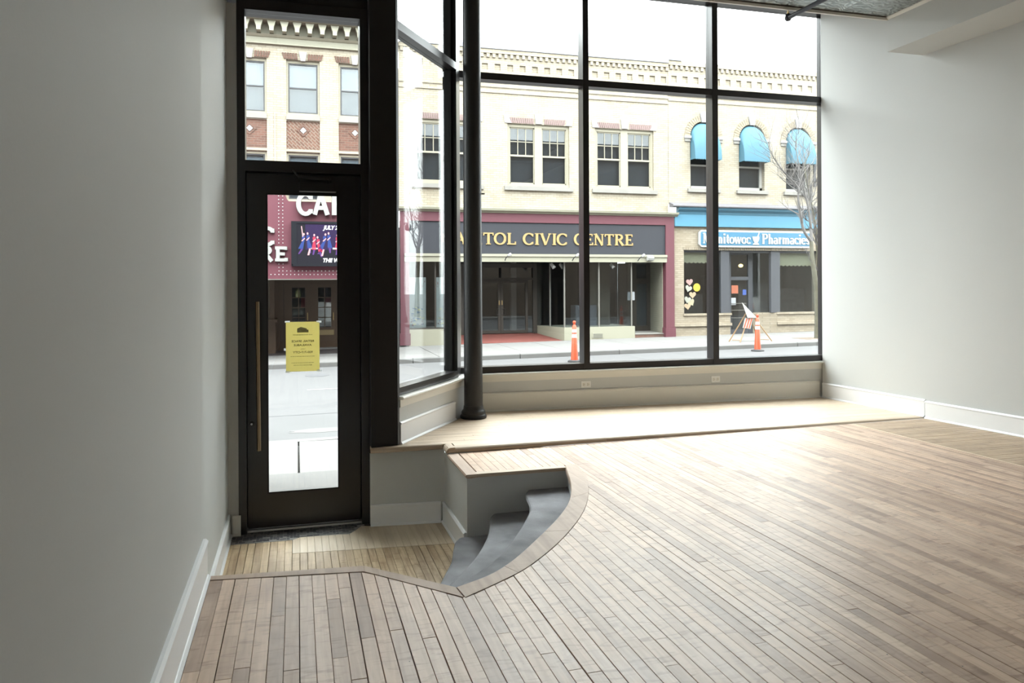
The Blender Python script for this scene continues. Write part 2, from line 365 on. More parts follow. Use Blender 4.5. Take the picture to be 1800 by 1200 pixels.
# ---------------------------------------------------------------- mesh building
class MB:
    def __init__(s): s.v = []; s.f = []
    def add(s, vs_, fs_):
        o = len(s.v); s.v += [tuple(p) for p in vs_]; s.f += [tuple(i + o for i in f) for f in fs_]; return s
    def box(s, x0, x1, y0, y1, z0, z1):
        return s.add([(x0, y0, z0), (x1, y0, z0), (x1, y1, z0), (x0, y1, z0), (x0, y0, z1), (x1, y0, z1), (x1, y1, z1), (x0, y1, z1)],
                     [(0, 3, 2, 1), (4, 5, 6, 7), (0, 1, 5, 4), (1, 2, 6, 5), (2, 3, 7, 6), (3, 0, 4, 7)])
    def _ext(s, a, b):
        n = len(a)
        return s.add(list(a) + list(b), [tuple(range(n))[::-1], tuple(range(n, 2 * n))] + [(i, (i + 1) % n, n + (i + 1) % n, n + i) for i in range(n)])
    def prism(s, poly, z0, z1):                    # plan outline, raised
        f0 = z0 if callable(z0) else (lambda x, y: z0)
        f1 = z1 if callable(z1) else (lambda x, y: z1)
        return s._ext([(x, y, f0(x, y)) for x, y in poly], [(x, y, f1(x, y)) for x, y in poly])
    def front(s, poly, y0, y1):                    # elevation outline (x, z), given depth
        return s._ext([(x, y0, z) for x, z in poly], [(x, y1, z) for x, z in poly])
    def side(s, poly, x0, x1):                     # cross-section (y, z), given length
        return s._ext([(x0, y, z) for y, z in poly], [(x1, y, z) for y, z in poly])
    def run(s, prof, p, q, n):                     # moulding profile (out, z) run from p to q, out along n
        dz0 = p[2] if len(p) > 2 else 0; dz1 = q[2] if len(q) > 2 else 0
        return s._ext([(p[0] + o * n[0], p[1] + o * n[1], z + dz0) for o, z in prof], [(q[0] + o * n[0], q[1] + o * n[1], z + dz1) for o, z in prof])
    def board(s, poly, z0, z1, ch=0.0012):         # plank with eased top edges
        n = len(poly)
        cx_ = sum(p[0] for p in poly) / n; cy_ = sum(p[1] for p in poly) / n
        ins = []
        for i in range(n):
            a = Vector(poly[i - 1]); b = Vector(poly[i]); c = Vector(poly[(i + 1) % n])
            d = ((a - b).normalized() + (c - b).normalized())
            if d.length < 1e-5: d = Vector((cx_, cy_)) - b
            d.normalize()
            if d.dot(Vector((cx_, cy_)) - b) < 0: d = -d
            ins.append(b + d * ch * 1.4)
        vs_ = [(p[0], p[1], z0) for p in poly] + [(p[0], p[1], z1 - ch) for p in poly] + [(p[0], p[1], z1) for p in ins]
        fs_ = [tuple(range(2 * n, 3 * n))]
        for i in range(n):
            j = (i + 1) % n
            fs_ += [(i, j, n + j, n + i), (n + i, n + j, 2 * n + j, 2 * n + i)]
        return s.add(vs_, fs_)
    def tube(s, pts, rad, n=8, cap=True):
        pts = [Vector(p) for p in pts]
        if not isinstance(rad, (list, tuple)): rad = [rad] * len(pts)
        rings = []
        for i, p in enumerate(pts):
            t = (pts[min(i + 1, len(pts) - 1)] - pts[max(i - 1, 0)]).normalized()
            u = t.cross(Vector((0.31, 0.17, 0.93)))
            if u.length < 0.05: u = t.cross(Vector((1, 0, 0)))
            u.normalize(); w = t.cross(u)
            rings.append([p + (u * math.cos(2 * math.pi * k / n) + w * math.sin(2 * math.pi * k / n)) * rad[i] for k in range(n)])
        vs_ = [q for r_ in rings for q in r_]; fs_ = []
        for i in range(len(rings) - 1):
            for k in range(n):
                fs_.append((i * n + k, i * n + (k + 1) % n, (i + 1) * n + (k + 1) % n, (i + 1) * n + k))
        if cap:
            fs_ += [tuple(range(n))[::-1], tuple(range((len(rings) - 1) * n, len(rings) * n))]
        return s.add(vs_, fs_)
    def lathe(s, prof, c, n=24):
        vs_ = []; fs_ = []
        for r_, z in prof:
            for k in range(n):
                a = 2 * math.pi * k / n
                vs_.append((c[0] + r_ * math.cos(a), c[1] + r_ * math.sin(a), c[2] + z))
        m = len(prof)
        for i in range(m - 1):
            for k in range(n):
                fs_.append((i * n + k, i * n + (k + 1) % n, (i + 1) * n + (k + 1) % n, (i + 1) * n + k))
        fs_ += [tuple(range(n))[::-1], tuple(range((m - 1) * n, m * n))]
        return s.add(vs_, fs_)
    def holes(s, x0, x1, z0, z1, hl, y, depth, back=False):   # facade sheet with openings and their reveals
        xs = sorted({x0, x1, *[h[0] for h in hl], *[h[1] for h in hl]}); xs = [x for x in xs if x0 <= x <= x1]
        zs = sorted({z0, z1, *[h[2] for h in hl], *[h[3] for h in hl]}); zs = [z for z in zs if z0 <= z <= z1]
        for i in range(len(xs) - 1):
            for j in range(len(zs) - 1):
                cx_ = (xs[i] + xs[i + 1]) / 2; cz_ = (zs[j] + zs[j + 1]) / 2
                if any(h[0] < cx_ < h[1] and h[2] < cz_ < h[3] for h in hl): continue
                s.add([(xs[i], y, zs[j]), (xs[i + 1], y, zs[j]), (xs[i + 1], y, zs[j + 1]), (xs[i], y, zs[j + 1])], [(0, 1, 2, 3)])
        for (a, b, c, d) in hl:
            s.add([(a, y, c), (b, y, c), (b, y, d), (a, y, d), (a, y + depth, c), (b, y + depth, c), (b, y + depth, d), (a, y + depth, d)],
                  [(0, 4, 5, 1), (1, 5, 6, 2), (2, 6, 7, 3), (3, 7, 4, 0)] + ([(4, 7, 6, 5)] if back else []))
        # body behind the sheet so that the wall has thickness
        s.add([(x0, y, z0), (x0, y, z1), (x0, y + depth, z1), (x0, y + depth, z0), (x1, y, z0), (x1, y, z1), (x1, y + depth, z1), (x1, y + depth, z0)],
              [(0, 1, 2, 3), (4, 7, 6, 5), (1, 5, 6, 2)])
        return s
ORIGIN = {}
def mesh_of(name, mb, smooth=False, fix=True):
    me = bpy.data.meshes.new(name)
    me.from_pydata([tuple(p) for p in mb.v], [], mb.f)
    if fix:
        bm = bmesh.new(); bm.from_mesh(me)
        bmesh.ops.recalc_face_normals(bm, faces=bm.faces)
        bm.to_mesh(me); bm.free()
    if smooth:
        me.polygons.foreach_set('use_smooth', [True] * len(me.polygons))
        try: me.set_sharp_from_angle(angle=math.radians(40))
        except Exception: pass
    return me
def obj(name, mb, mat, parent=None, smooth=False, fix=True):
    xs = [p[0] for p in mb.v]; ys = [p[1] for p in mb.v]; zs = [p[2] for p in mb.v]
    o = Vector(((min(xs) + max(xs)) / 2, (min(ys) + max(ys)) / 2, min(zs)))
    mb.v = [(p[0] - o.x, p[1] - o.y, p[2] - o.z) for p in mb.v]
    me = mesh_of(name, mb, smooth, fix)
    me.materials.append(MATS[mat])
    return place(name, me, o, parent)
def place(name, me, o, parent=None):
    ob = bpy.data.objects.new(name, me); col.objects.link(ob)
    o = Vector(o)
    ob.location = o - (ORIGIN[parent.name] if parent else Vector((0, 0, 0)))
    if parent: ob.parent = parent
    ORIGIN[ob.name] = o
    return ob
def thing(name, loc, label, cat, group=None):
    e = bpy.data.objects.new(name, None); col.objects.link(e)
    e.location = loc; e.empty_display_size = 0.1; ORIGIN[e.name] = Vector(loc)
    return tag(e, label, cat, group)
def tag(o, label, cat, group=None, kind=None):
    o['label'] = label; o['category'] = cat
    if group: o['group'] = group
    if kind: o['kind'] = kind
    return o
def struct(o, label, cat): return tag(o, label, cat, kind='structure')
def stuff(o): o['kind'] = 'stuff'; return o
def catmull(pts, k=6):
    P = [Vector(p) for p in pts]; P = [P[0] * 2 - P[1]] + P + [P[-1] * 2 - P[-2]]
    out = []
    for i in range(1, len(P) - 2):
        for j in range(k):
            t = j / k
            out.append(0.5 * ((2 * P[i]) + (P[i + 1] - P[i - 1]) * t + (2 * P[i - 1] - 5 * P[i] + 4 * P[i + 1] - P[i + 2]) * t * t + (3 * P[i] - P[i - 1] - 3 * P[i + 1] + P[i + 2]) * t ** 3))
    out.append(P[-2]); return out
def lerp(a, b, t): return a + (b - a) * t

# ================================================================= ROOM SHELL
ZL = -0.577                                   # entry level
def pz(x): return 0.045 - 0.033 * min(1, max(0, (x - 1.14) / 4.66))
def yp(x): return 5.78 + (x - 1.137) * (0.167 / 4.67)      # front edge of the window platform
A = Vector((0.78, 6.03)); U = Vector((0.5566, 0.8308)); NO = Vector((-0.8308, 0.5566))
def bay(s0, s1, o0, o1):
    return [tuple(A + U * s + NO * o) for s, o in ((s0, o0), (s1, o0), (s1, o1), (s0, o1))]
def xr(y): return 5.70 + (7.32 - y) * 0.0687 if y > 4.99 else 5.86

o = obj('wall_left', MB().prism([(-0.75, -6), (-0.407, -6), (-0.407, 3.64), (-0.505, 3.64), (-0.505, 7.5), (-0.75, 7.5)], -0.9, 4.7), 'wall_paint')
struct(o, 'pale grey painted wall beside the glass entry door', 'wall')
o = obj('wall_right', MB().prism([(5.84, 7.47), (5.84, 7.334), (5.6995, 7.326), (5.86, 4.99), (5.86, -6), (6.3, -6), (6.3, 7.47)], -0.9, 4.7), 'wall_paint')
struct(o, 'pale grey painted wall meeting the shop window', 'wall')
o = obj('wall_back', MB().box(-0.75, 6.3, -6.3, -6, -0.9, 4.7), 'wall_paint')
struct(o, 'pale grey rear wall of the empty shop', 'wall')
mb = MB().box(1.50, 5.838, 7.345, 7.47, -0.9, 0.397); mb.box(1.35, 5.838, 7.336, 7.47, 4.366, 4.7)
o = obj('wall_front', mb, 'wall_paint'); struct(o, 'low painted wall under the shop window and strip above it', 'wall')
o = obj('wall_bay', MB().prism(bay(0.0, 1.575, 0.012, 0.13), -0.9, 0.397), 'wall_paint')
struct(o, 'low painted wall under the slanted bay pane', 'wall')
o = obj('wall_entry', MB().prism([(0.545, 6.035), (1.12, 5.972), (1.12, 6.12), (0.545, 6.2)], ZL, 0.003), 'wall_paint')
struct(o, 'short painted wall beside the entry door under the window platform', 'wall')
o = obj('wall_landing', MB().box(1.12, 1.93, 5.135, 5.9745, ZL, -0.03), 'wall_paint')
struct(o, 'painted wall under the floor landing beside the steps', 'wall')
o = obj('wall_jamb', MB().box(-0.505, -0.430, 6.09, 6.3, ZL, 3.43), 'wall_paint')
struct(o, 'narrow painted wall strip between side wall and entry door frame', 'wall')

# mouldings
def bb(h, d=0.018):
    return [(0, 0), (d + 0.013, 0), (d + 0.013, 0.006), (d + 0.004, 0.016), (d, 0.017), (d, h - 0.022), (d + 0.004, h - 0.018), (d + 0.004, h - 0.010), (d - 0.006, h), (0, h)]
rn = Vector((5.86 - 5.70, 4.99 - 7.32)).normalized(); nin = (rn.y, -rn.x)
if nin[0] > 0: nin = (-nin[0], -nin[1])
o = obj('baseboard_left', MB().run(bb(0.175), (-0.407, -6), (-0.407, 3.64), (1, 0)), 'trim_paint')
struct(o, 'white moulded baseboard along the near grey wall', 'baseboard')
o = obj('baseboard_entry', MB().run(bb(0.165), (-0.505, 3.4, ZL), (-0.505, 6.08, ZL), (1, 0)), 'trim_paint')
struct(o, 'white moulded baseboard down at entry level beside the door', 'baseboard')
o = obj('baseboard_jamb', MB().run(bb(0.15), (-0.474, 6.09, ZL), (-0.415, 6.09, ZL), (0, -1)), 'cream_trim')
struct(o, 'short cream baseboard block left of the door frame', 'baseboard')
mb = MB().run(bb(0.165), (0.545, 6.035, ZL), (1.089, 5.9754, ZL), (-0.109, -0.994))
o = obj('baseboard_step', mb, 'trim_paint'); struct(o, 'white baseboard on the short wall between door and steps', 'baseboard')
o = obj('baseboard_landing', MB().run(bb(0.165), (1.12, 5.16, ZL), (1.12, 5.965, ZL), (-1, 0)), 'trim_paint')
struct(o, 'white baseboard running to the foot of the carpeted steps', 'baseboard')
mb = MB().run(bb(0.168), (5.700, 7.31, pz(5.7)), (xr(5.95), 5.955, pz(5.8)), nin)
mb.run(bb(0.170), (xr(5.95), 5.95, 0), (5.86, 4.99, 0), nin); mb.run(bb(0.170), (5.86, 4.99, 0), (5.86, -6, 0), (-1, 0))
o = obj('baseboard_right', mb, 'trim_paint'); struct(o, 'long white baseboard along the bright side wall', 'baseboard')
o = obj('baseboard_front', MB().run([(a, z * 1.0) for a, z in bb(0.19)], (1.66, 7.345, pz(1.6)), (5.665, 7.345, pz(5.7)), (0, -1)), 'cream_trim')
struct(o, 'cream baseboard under the shop window', 'baseboard')
NI = (-NO.x, -NO.y)
o = obj('baseboard_bay', MB().run(bb(0.175), (*(A + U * 0.0 + NO * 0.012), 0.045), (*(A + U * 1.13 + NO * 0.012), 0.045), NI), 'trim_paint')
struct(o, 'white baseboard under the slanted bay pane', 'baseboard')

# window aprons and stools
def stool(y0, y1):     # cross-section of a rounded sill board, nose at y0
    r = 0.012
    return [(y1, 0.398), (y0 + r, 0.398), (y0 + 0.003, 0.402), (y0, 0.410), (y0 + 0.003, 0.418), (y0 + r, 0.422), (y1, 0.422)]
o = obj('trim_1', MB().box(1.66, 5.698, 7.333, 7.3445, 0.335, 0.3965), 'cream_trim'); struct(o, 'flat cream apron board under the shop window sill', 'trim')
mb = MB().prism(bay(0.0, 1.54, -0.001, 0.0115), 0.335, 0.3965)
o = obj('trim_2', mb, 'cream_trim'); struct(o, 'flat cream apron board under the bay sill', 'trim')
o = obj('trim_3', MB().side(stool(7.295, 7.45), 1.655, 5.697), 'cream_trim'); struct(o, 'rounded cream sill board along the shop window', 'trim')
prof = [(-0.13, 0.398), (0.030, 0.398), (0.039, 0.402), (0.042, 0.410), (0.039, 0.418), (0.030, 0.422), (-0.13, 0.422)]
o = obj('trim_4', MB().run(prof, tuple(A + U * -0.02), tuple(A + U * 1.50), NI), 'cream_trim'); struct(o, 'rounded cream sill board under the slanted bay pane', 'trim')

# ceiling with pressed tin panels
ceil = obj('ceiling', MB().box(-0.75, 6.3, -6.3, 5.97, 3.818, 4.72), 'tin_edge'); struct(ceil, 'pressed tin ceiling over the shop floor', 'ceiling')
pm = MB()
w = 0.556
pts = [(0.0, 3.818), (0.0, 3.812), (0.016, 3.805), (0.05, 3.812), (0.075, 3.8075)]
for (a, za), (b, zb) in zip(pts[:-1], pts[1:]):
    for q in range(4):
        c = [(-1, -1), (1, -1), (1, 1), (-1, 1)]
        p, r_ = c[q], c[(q + 1) % 4]
        ha, hb = w / 2 - a, w / 2 - b
        pm.add([(p[0] * ha, p[1] * ha, za), (r_[0] * ha, r_[1] * ha, za), (r_[0] * hb, r_[1] * hb, zb), (p[0] * hb, p[1] * hb, zb)], [(0, 1, 2, 3)])
h = w / 2 - 0.075
pm.add([(-h, -h, 3.8075), (h, -h, 3.8075), (h, h, 3.8075), (-h, h, 3.8075)], [(0, 1, 2, 3)])
panel_mesh = mesh_of('panel', pm); panel_mesh.materials.append(MATS['tin'])
for i in range(10):
    for j in range(11):
        place('panel', panel_mesh, (5.375 - w * (i + 0.5), 5.955 - w * (j + 0.5), 0), ceil)
o = obj('edge_strip', MB().box(-0.4, 5.375, 5.956, 5.975, 3.797, 3.818), 'tin_edge', ceil)
o = obj('trim_9', MB().box(-0.4, 5.376, 5.952, 5.974, 3.773, 3.797), 'cream_trim'); struct(o, 'thin cream strip along the street edge of the tin ceiling', 'trim')
o = obj('soffit', MB().box(5.38, 5.855, -6, 5.97, 3.48, 3.817), 'wall_paint'); struct(o, 'painted boxed soffit along the top of the side wall', 'soffit')
o = obj('trim_5', MB().run([(0, 3.777), (0.006, 3.777), (0.026, 3.795), (0.026, 3.804), (0, 3.804)], (5.38, -6), (5.38, 5.97), (-1, 0)), 'cream_trim')
struct(o, 'thin cream moulding between tin ceiling and soffit', 'trim')
mb = MB().box(-0.75, 6.3, 5.975, 7.6, 4.705, 4.8)
o = obj('ceiling_window_bay', mb, 'wall_paint'); struct(o, 'high painted ceiling over the window platform', 'ceiling')

# ================================================================= FLOORS
ARC_OUT = [(.667, 3.103), (.852, 3.228), (1.025, 3.366), (1.28, 3.657), (1.536, 4.029), (1.722, 4.397), (1.86, 4.789), (1.937, 5.168)]
ARC_IN = [(.653, 3.221), (.823, 3.318), (.969, 3.459), (1.155, 3.695), (1.39, 4.018), (1.566, 4.315), (1.711, 4.681), (1.845, 5.168)]
AO = [tuple(p) for p in catmull(ARC_OUT, 8)]; AI = [tuple(p) for p in catmull(ARC_IN, 8)]
def interp(x, pts):
    if x <= pts[0][0]: return pts[0][1]
    for (a, b), (c, d) in zip(pts[:-1], pts[1:]):
        if x <= c: return b + (d - b) * (x - a) / max(1e-9, c - a)
    return pts[-1][1]
NEAR = [(-0.405, 3.608), (-0.06, 3.559), (0.287, 3.513), (0.661, 3.107)] + AO
def y_open(x): return interp(x, NEAR)
def proj(x, y, z):
    p = Vector((x, y, z - HEYE)); fw = p.dot(Fv)
    if fw < 0.2: return None
    return (900 + FPX * p.dot(cxv) / fw, 500 - FPX * p.dot(cyv) / fw)
def seen(poly, z):
    q = [proj(x, y, z) for x, y in poly]
    n_in = 0
    for a in (0.1, 0.5, 0.9):
        for b in (0.1, 0.5, 0.9):
            x = lerp(lerp(poly[0][0], poly[1][0], a), lerp(poly[3][0], poly[2][0], a), b); y = lerp(lerp(poly[0][1], poly[1][1], a), lerp(poly[3][1], poly[2][1], a), b)
            t = proj(x, y, z)
            if t and -5 < t[0] < 1805 and -5 < t[1] < 1205: n_in += 1
    if None in q or n_in == 0: return n_in * 300.0
    ar = abs(sum(q[i][0] * q[(i + 1) % 4][1] - q[(i + 1) % 4][0] * q[i][1] for i in range(4))) / 2
    return ar * n_in / 9.0
sub = [(-0.405, -6), (5.858, -6), (5.858, 4.99), (xr(5.93), 5.93), (1.125, 5.77), (1.125, 5.145), (1.87, 5.145)] + [(p[0] + 0.02, p[1] + 0.005) for p in AI[::-1]] + [(0.293, 3.584), (-0.405, 3.655)]
floor = obj('floor', MB().prism(sub, -0.06, -0.022), 'subfloor'); struct(floor, 'worn strip wood floor of the empty shop', 'floor')
floor_boards = []
PW = 0.0543
x = -0.376
while x < 4.905:
    xa, xb = x, min(x + PW, 4.925)
    if xa < 1.936 and xb > 1.938: xb = 1.938
    gl = 0.0012 if R.random() < 0.5 else R.choice((0.0018, 0.0026, 0.0036))
    xb2 = xb - gl
    segs = []
    if xa < 1.936:
        segs.append((-6.0, y_open(xa) - 0.002, y_open(xb2) - 0.002))
        if xa > 1.19: segs.append((5.172, yp(xa) + 0.004, yp(xb2) + 0.004))
    else:
        segs.append((-6.0, yp(xa) + 0.004, yp(xb2) + 0.004))
    for y0, ya, yb in segs:
        top = (ya, yb)
        y = min(ya, yb); first = True
        while y > y0 + 0.02:
            ln = R.uniform(0.35, 1.0) if R.random() < 0.4 else R.uniform(0.9, 2.3)
            nxt = y - ln
            if first: nxt = y - R.uniform(0.15, 1.6)
            if nxt - y0 < 0.25: nxt = y0
            ya_, yb_ = (ya, yb) if first else (y, y)
            floor_boards.append([(xa, nxt + 0.0008), (xb2, nxt + 0.0008), (xb2, yb_), (xa, ya_)])
            y = nxt; first = False
    x = xb
floor_boards.sort(key=lambda p: -seen(p, 0))
for p in floor_boards[:290]:
    obj('plank', MB().board(p, -0.022, R.uniform(-0.0008, 0.0004)), 'floor_wood', floor, fix=False)
mb = MB()
for p in floor_boards[290:]: mb.board(p, -0.022, R.uniform(-0.0008, 0.0004))
stuff(obj('distant_planks', mb, 'floor_wood', floor, fix=False))
mb = MB()
y = -6.0
while y < 5.96:
    ye = min(y + PW, 6.0)
    xs = [4.938]
    while xs[-1] < 5.7: xs.append(xs[-1] + R.uniform(0.5, 1.6))
    xs[-1] = 5.856
    for a, b in zip(xs[:-1], xs[1:]):
        b2 = min(b, xr((y + ye) / 2) - 0.002)
        yt0 = min(ye - 0.001, yp(a)); yt1 = min(ye - 0.001, yp(b2))
        if yt0 - y > 0.004 and b2 - a > 0.02: mb.board([(a, y), (b2 - 0.001, y), (b2 - 0.001, yt1), (a, yt0)], -0.022, R.uniform(-0.0006, 0.0004))
    y = ye
stuff(obj('border_planks', mb, 'cross_wood', floor, fix=False))
obj('border_strip', MB().board([(4.926, -6), (4.937, -6), (4.937, yp(4.93)), (4.926, yp(4.93))], -0.022, 0.0012), 'new_maple', floor, fix=False)
# edging boards round the stair opening
obj('edging_board', MB().board([(-0.405, 3.608), (0.287, 3.513), (0.293, 3.584), (-0.405, 3.655)], -0.03, 0.003), 'edging_wood', floor, fix=False)
obj('edging_board', MB().board([(0.287, 3.513), (0.661, 3.107), (0.650, 3.219), (0.293, 3.584)], -0.03, 0.003), 'edging_wood', floor, fix=False)
cuts = [0, 13, 27, 41, len(AO) - 1]
for a, b in zip(cuts[:-1], cuts[1:]):
    mb = MB()
    k = b - a + 1
    vs_ = []
    for i in range(a, b + 1):
        po = Vector(AO[i]); pi_ = Vector(AI[i]); d = (po - pi_).normalized()
        sh = 0.0012 if i == a else (-0.0012 if i == b else 0)
        tdir = (Vector(AO[min(i + 1, len(AO) - 1)]) - Vector(AO[max(i - 1, 0)])).normalized() * sh
        po = po + tdir; pi_ = pi_ + tdir
        q0 = pi_ + d * 0.006
        vs_ += [(pi_.x, pi_.y, -0.034), (pi_.x, pi_.y, -0.003), (q0.x, q0.y, 0.003), (po.x, po.y, 0.003), (po.x, po.y, -0.022)]
    fs_ = []
    for i in range(k - 1):
        for j in range(5):
            fs_.append((i * 5 + j, i * 5 + (j + 1) % 5, (i + 1) * 5 + (j + 1) % 5, (i + 1) * 5 + j))
    fs_ += [(0, 1, 2, 3, 4), tuple((k - 1) * 5 + j for j in (4, 3, 2, 1, 0))]
    obj('edging_board', mb.add(vs_, fs_), 'edging_wood', floor)
# landing nosings
obj('nosing', MB().side([(5.168, -0.022), (5.125, -0.026), (5.104, -0.022), (5.098, -0.010), (5.104, 0.001), (5.168, 0.001)], 1.112, 1.836), 'nosing_wood', floor)
obj('nosing', MB()._ext([(x_, 5.10, z_) for x_, z_ in [(1.188, -0.022), (1.125, -0.026), (1.108, -0.022), (1.102, -0.010), (1.108, 0.0012), (1.188, 0.0012)]],
                        [(x_, 5.765, z_) for x_, z_ in [(1.188, -0.022), (1.125, -0.026), (1.108, -0.022), (1.102, -0.010), (1.108, 0.0012), (1.188, 0.0012)]]), 'edging_wood', floor)

# window platform
pf = [(0.545, 5.945), (1.105, 5.945), (1.105, 5.79), (5.80, 5.955), (5.695, 7.342), (1.63, 7.342), tuple(A + U * 1.24 + NO * 0.010), tuple(A + U * -0.04 + NO * 0.010), (0.755, 5.99), (0.545, 5.94)]
plat = obj('floor_platform', MB().prism([(0.535, 5.965), (1.118, 5.965), (1.118, 5.80), (5.79, 5.962), (5.695, 7.342), (1.63, 7.342), tuple(A + U * 1.24 + NO * 0.010), (0.79, 6.05), (0.66, 6.14), (0.545, 6.14)],
                                             0.003, lambda x, y: pz(x) - 0.012), 'subfloor'); struct(plat, 'low pale wood platform under the shop window', 'platform')
mb = MB(); y = 5.945; RW = 0.05
def x_left(y):
    if y < 6.03: return 0.545
    return 0.78 + (y - 6.03) * 0.67 + 0.008
while y < 7.34:
    ye = min(y + RW, 7.3435); ym = (y + ye) / 2
    xs = [x_left(ym) + 0.0]
    xs.append(xs[0] + R.uniform(0.3, 1.2))
    while xs[-1] < 5.4: xs.append(xs[-1] + R.uniform(0.6, 1.9))
    xs[-1] = xr(ym) - 0.003
    for a, b in zip(xs[:-1], xs[1:]):
        ys = max(y, yp(b) + 0.064)
        ys0 = max(y, (yp(a) + 0.064) if a > 1.1 else y)
        if ye - ys <= 0.006 and ye - ys0 > 0.006:
            b = a + (b - a) * (ye - 0.007 - ys0) / max(1e-6, ys - ys0); ys = ye - 0.0065
        if ye - ys > 0.006: mb.board([(a, ys0), (b - 0.001, ys), (b - 0.001, ye - 0.001), (a, ye - 0.001)], -0.012, R.uniform(-0.0004, 0.0003), 0.0008)
    y = ye
ya = 5.78
mbx = []
for a, b in ((1.18, 3.0), (3.0, 4.6), (4.6, 5.75)):     # boards between nosing and first full row
    yy0, yy1 = yp(a) + 0.066, yp(b) + 0.066
    if yy0 < 5.944 - 0.006: mb.board([(a, yy0), (b - 0.001, min(yy1, 5.942)), (b - 0.001, 5.944), (a, 5.944)], -0.012, 0.0, 0.0008)
mb.v = [(p[0], p[1], p[2] + pz(p[0])) for p in mb.v]
stuff(obj('platform_planks', mb, 'platform_wood', plat, fix=False))
def nose(z): return [(0.066, -0.012), (0.014, -0.044), (0.004, -0.043), (-0.001, -0.034), (0.001, -0.023), (0.008, -0.012), (0.019, -0.003), (0.034, 0.0008), (0.066, 0.0008)]
xs = [1.118, 2.45, 3.6, 4.7, 5.80]
for a, b in zip(xs[:-1], xs[1:]):
    pr = lambda x: [(x, yp(x) + o_, max(z_ + pz(x), 0.0015)) for o_, z_ in nose(0)]
    obj('nosing', MB()._ext(pr(a), pr(b - 0.0012)), 'nosing_wood', plat)
def eo(o_, y): return [(1.184 - o_[0] if False else 1.102 + o_[0], y, max(o_[1] + 0.045, 0.0015))]
s1 = [(1.102 + o_, 5.782, max(z_ + 0.045, 0.0015)) for o_, z_ in nose(0)]
s2 = [(1.102 + o_, 5.944, max(z_ + 0.045, 0.0015)) for o_, z_ in nose(0)]
obj('nosing', MB()._ext(s1, s2), 'nosing_wood', plat)
obj('nosing', MB().side([(5.975, 0.033), (5.945, 0.0045), (5.936, 0.012), (5.934, 0.028), (5.938, 0.040), (5.946, 0.0455), (5.975, 0.0455)], 0.54, 1.10), 'nosing_wood', plat)

o = obj('trim_8', MB().box(1.122, 1.30, 5.774, 5.962, -0.0215, 0.0028), 'wall_paint'); struct(o, 'painted filler under the corner of the platform', 'trim')
# stairwell walls below the edging
mb = MB()
vo = [Vector(p) for p in AI]; 
band_in = [Vector(AI[i]) + (Vector(AO[i]) - Vector(AI[i])).normalized() * 0.02 for i in range(len(AI))]
band_out = [Vector(AI[i]) + (Vector(AO[i]) - Vector(AI[i])).normalized() * 0.10 for i in range(len(AI))]
mb.prism([tuple(p) for p in band_in] + [tuple(p) for p in band_out[::-1]], ZL, -0.0605)
o = obj('wall_stairwell', mb, 'wall_paint'); struct(o, 'curved painted wall under the rounded floor edge', 'wall')
o = obj('wall_riser', MB().prism([(-0.403, 3.62), (0.288, 3.552), (0.66, 3.20), (0.70, 3.10), (0.66, 3.02), (0.25, 3.42), (-0.403, 3.50)], ZL, -0.0605), 'wall_paint')
struct(o, 'painted riser wall between shop floor and lower entry floor', 'wall')

# entry floor
TILE = [(-0.505, 5.882), (-0.237, 5.866), (-0.018, 5.863), (-0.001, 5.911), (0.23, 5.896), (0.384, 5.880), (0.464, 6.038), (0.50, 6.08)]
entry = obj('floor_entry', MB().box(-0.505, 1.93, 3.0, 6.3, -0.70, -0.600), 'subfloor'); struct(entry, 'lower strip wood floor in front of the entry door', 'floor')
def y_new(x): return 5.563 - (x + 0.013) * 0.103
x = -0.503; EW = 0.0515
while x < 1.114:
    xa, xb = x, min(x + EW, 1.1185); g = R.choice((0.0008, 0.0012, 0.003))
    xb2 = xb - g
    far = lambda q: (interp(q, TILE) - 0.003) if q < 0.50 else (6.030 - 0.11 * (q - 0.545))
    if xb < -0.005:
        old = (far(xa), far(xb2)); new = None
    else:
        old = (y_new(xa) - 0.001, y_new(xb2) - 0.001); new = (far(xa), far(xb2))
    if R.random() < 0.4:
        ym = R.uniform(4.7, 5.3)
        obj('plank', MB().board([(xa, 3.15), (xb2, 3.15), (xb2, ym - 0.001), (xa, ym - 0.001)], -0.600, ZL + R.uniform(-0.001, 0)), 'old_pine', entry, fix=False)
        obj('plank', MB().board([(xa, ym), (xb2, ym), (xb2, old[1]), (xa, old[0])], -0.600, ZL + R.uniform(-0.001, 0)), 'old_pine', entry, fix=False)
    else:
        obj('plank', MB().board([(xa, 3.15), (xb2, 3.15), (xb2, old[1]), (xa, old[0])], -0.600, ZL + R.uniform(-0.001, 0)), 'old_pine', entry, fix=False)
    if new:
        obj('plank', MB().board([(xa, y_new(xa)), (xb - 0.0006, y_new(xb2)), (xb - 0.0006, new[1]), (xa, new[0])], -0.600, ZL + 0.0004), 'new_maple', entry, fix=False)
    x = xb
obj('mosaic_bed', MB().prism(TILE + [(0.50, 6.12), (-0.505, 6.12)], -0.600, ZL - 0.0005), 'grout', entry)
tl = {'tile_dark': MB(), 'tile_grey': MB()}
ty = 5.868; row = 0
while ty < 6.115:
    tx = -0.49 + (row % 2) * 0.024
    while tx < 0.47:
        if R.random() < 0.5: wx, wy = 0.044, 0.020
        else: wx, wy = 0.020, 0.020
        if interp(tx, TILE) + 0.004 < ty and interp(tx + wx, TILE) + 0.004 < ty and R.random() > 0.12:
            tl['tile_dark' if R.random() < 0.62 else 'tile_grey'].box(tx, tx + wx, ty, ty + wy, ZL - 0.002, ZL + 0.0016)
        tx += wx + 0.004
    ty += 0.024; row += 1
stuff(obj('mosaic_tiles', tl['tile_dark'], 'tile_dark', entry)); stuff(obj('mosaic_tiles', tl['tile_grey'], 'tile_grey', entry))

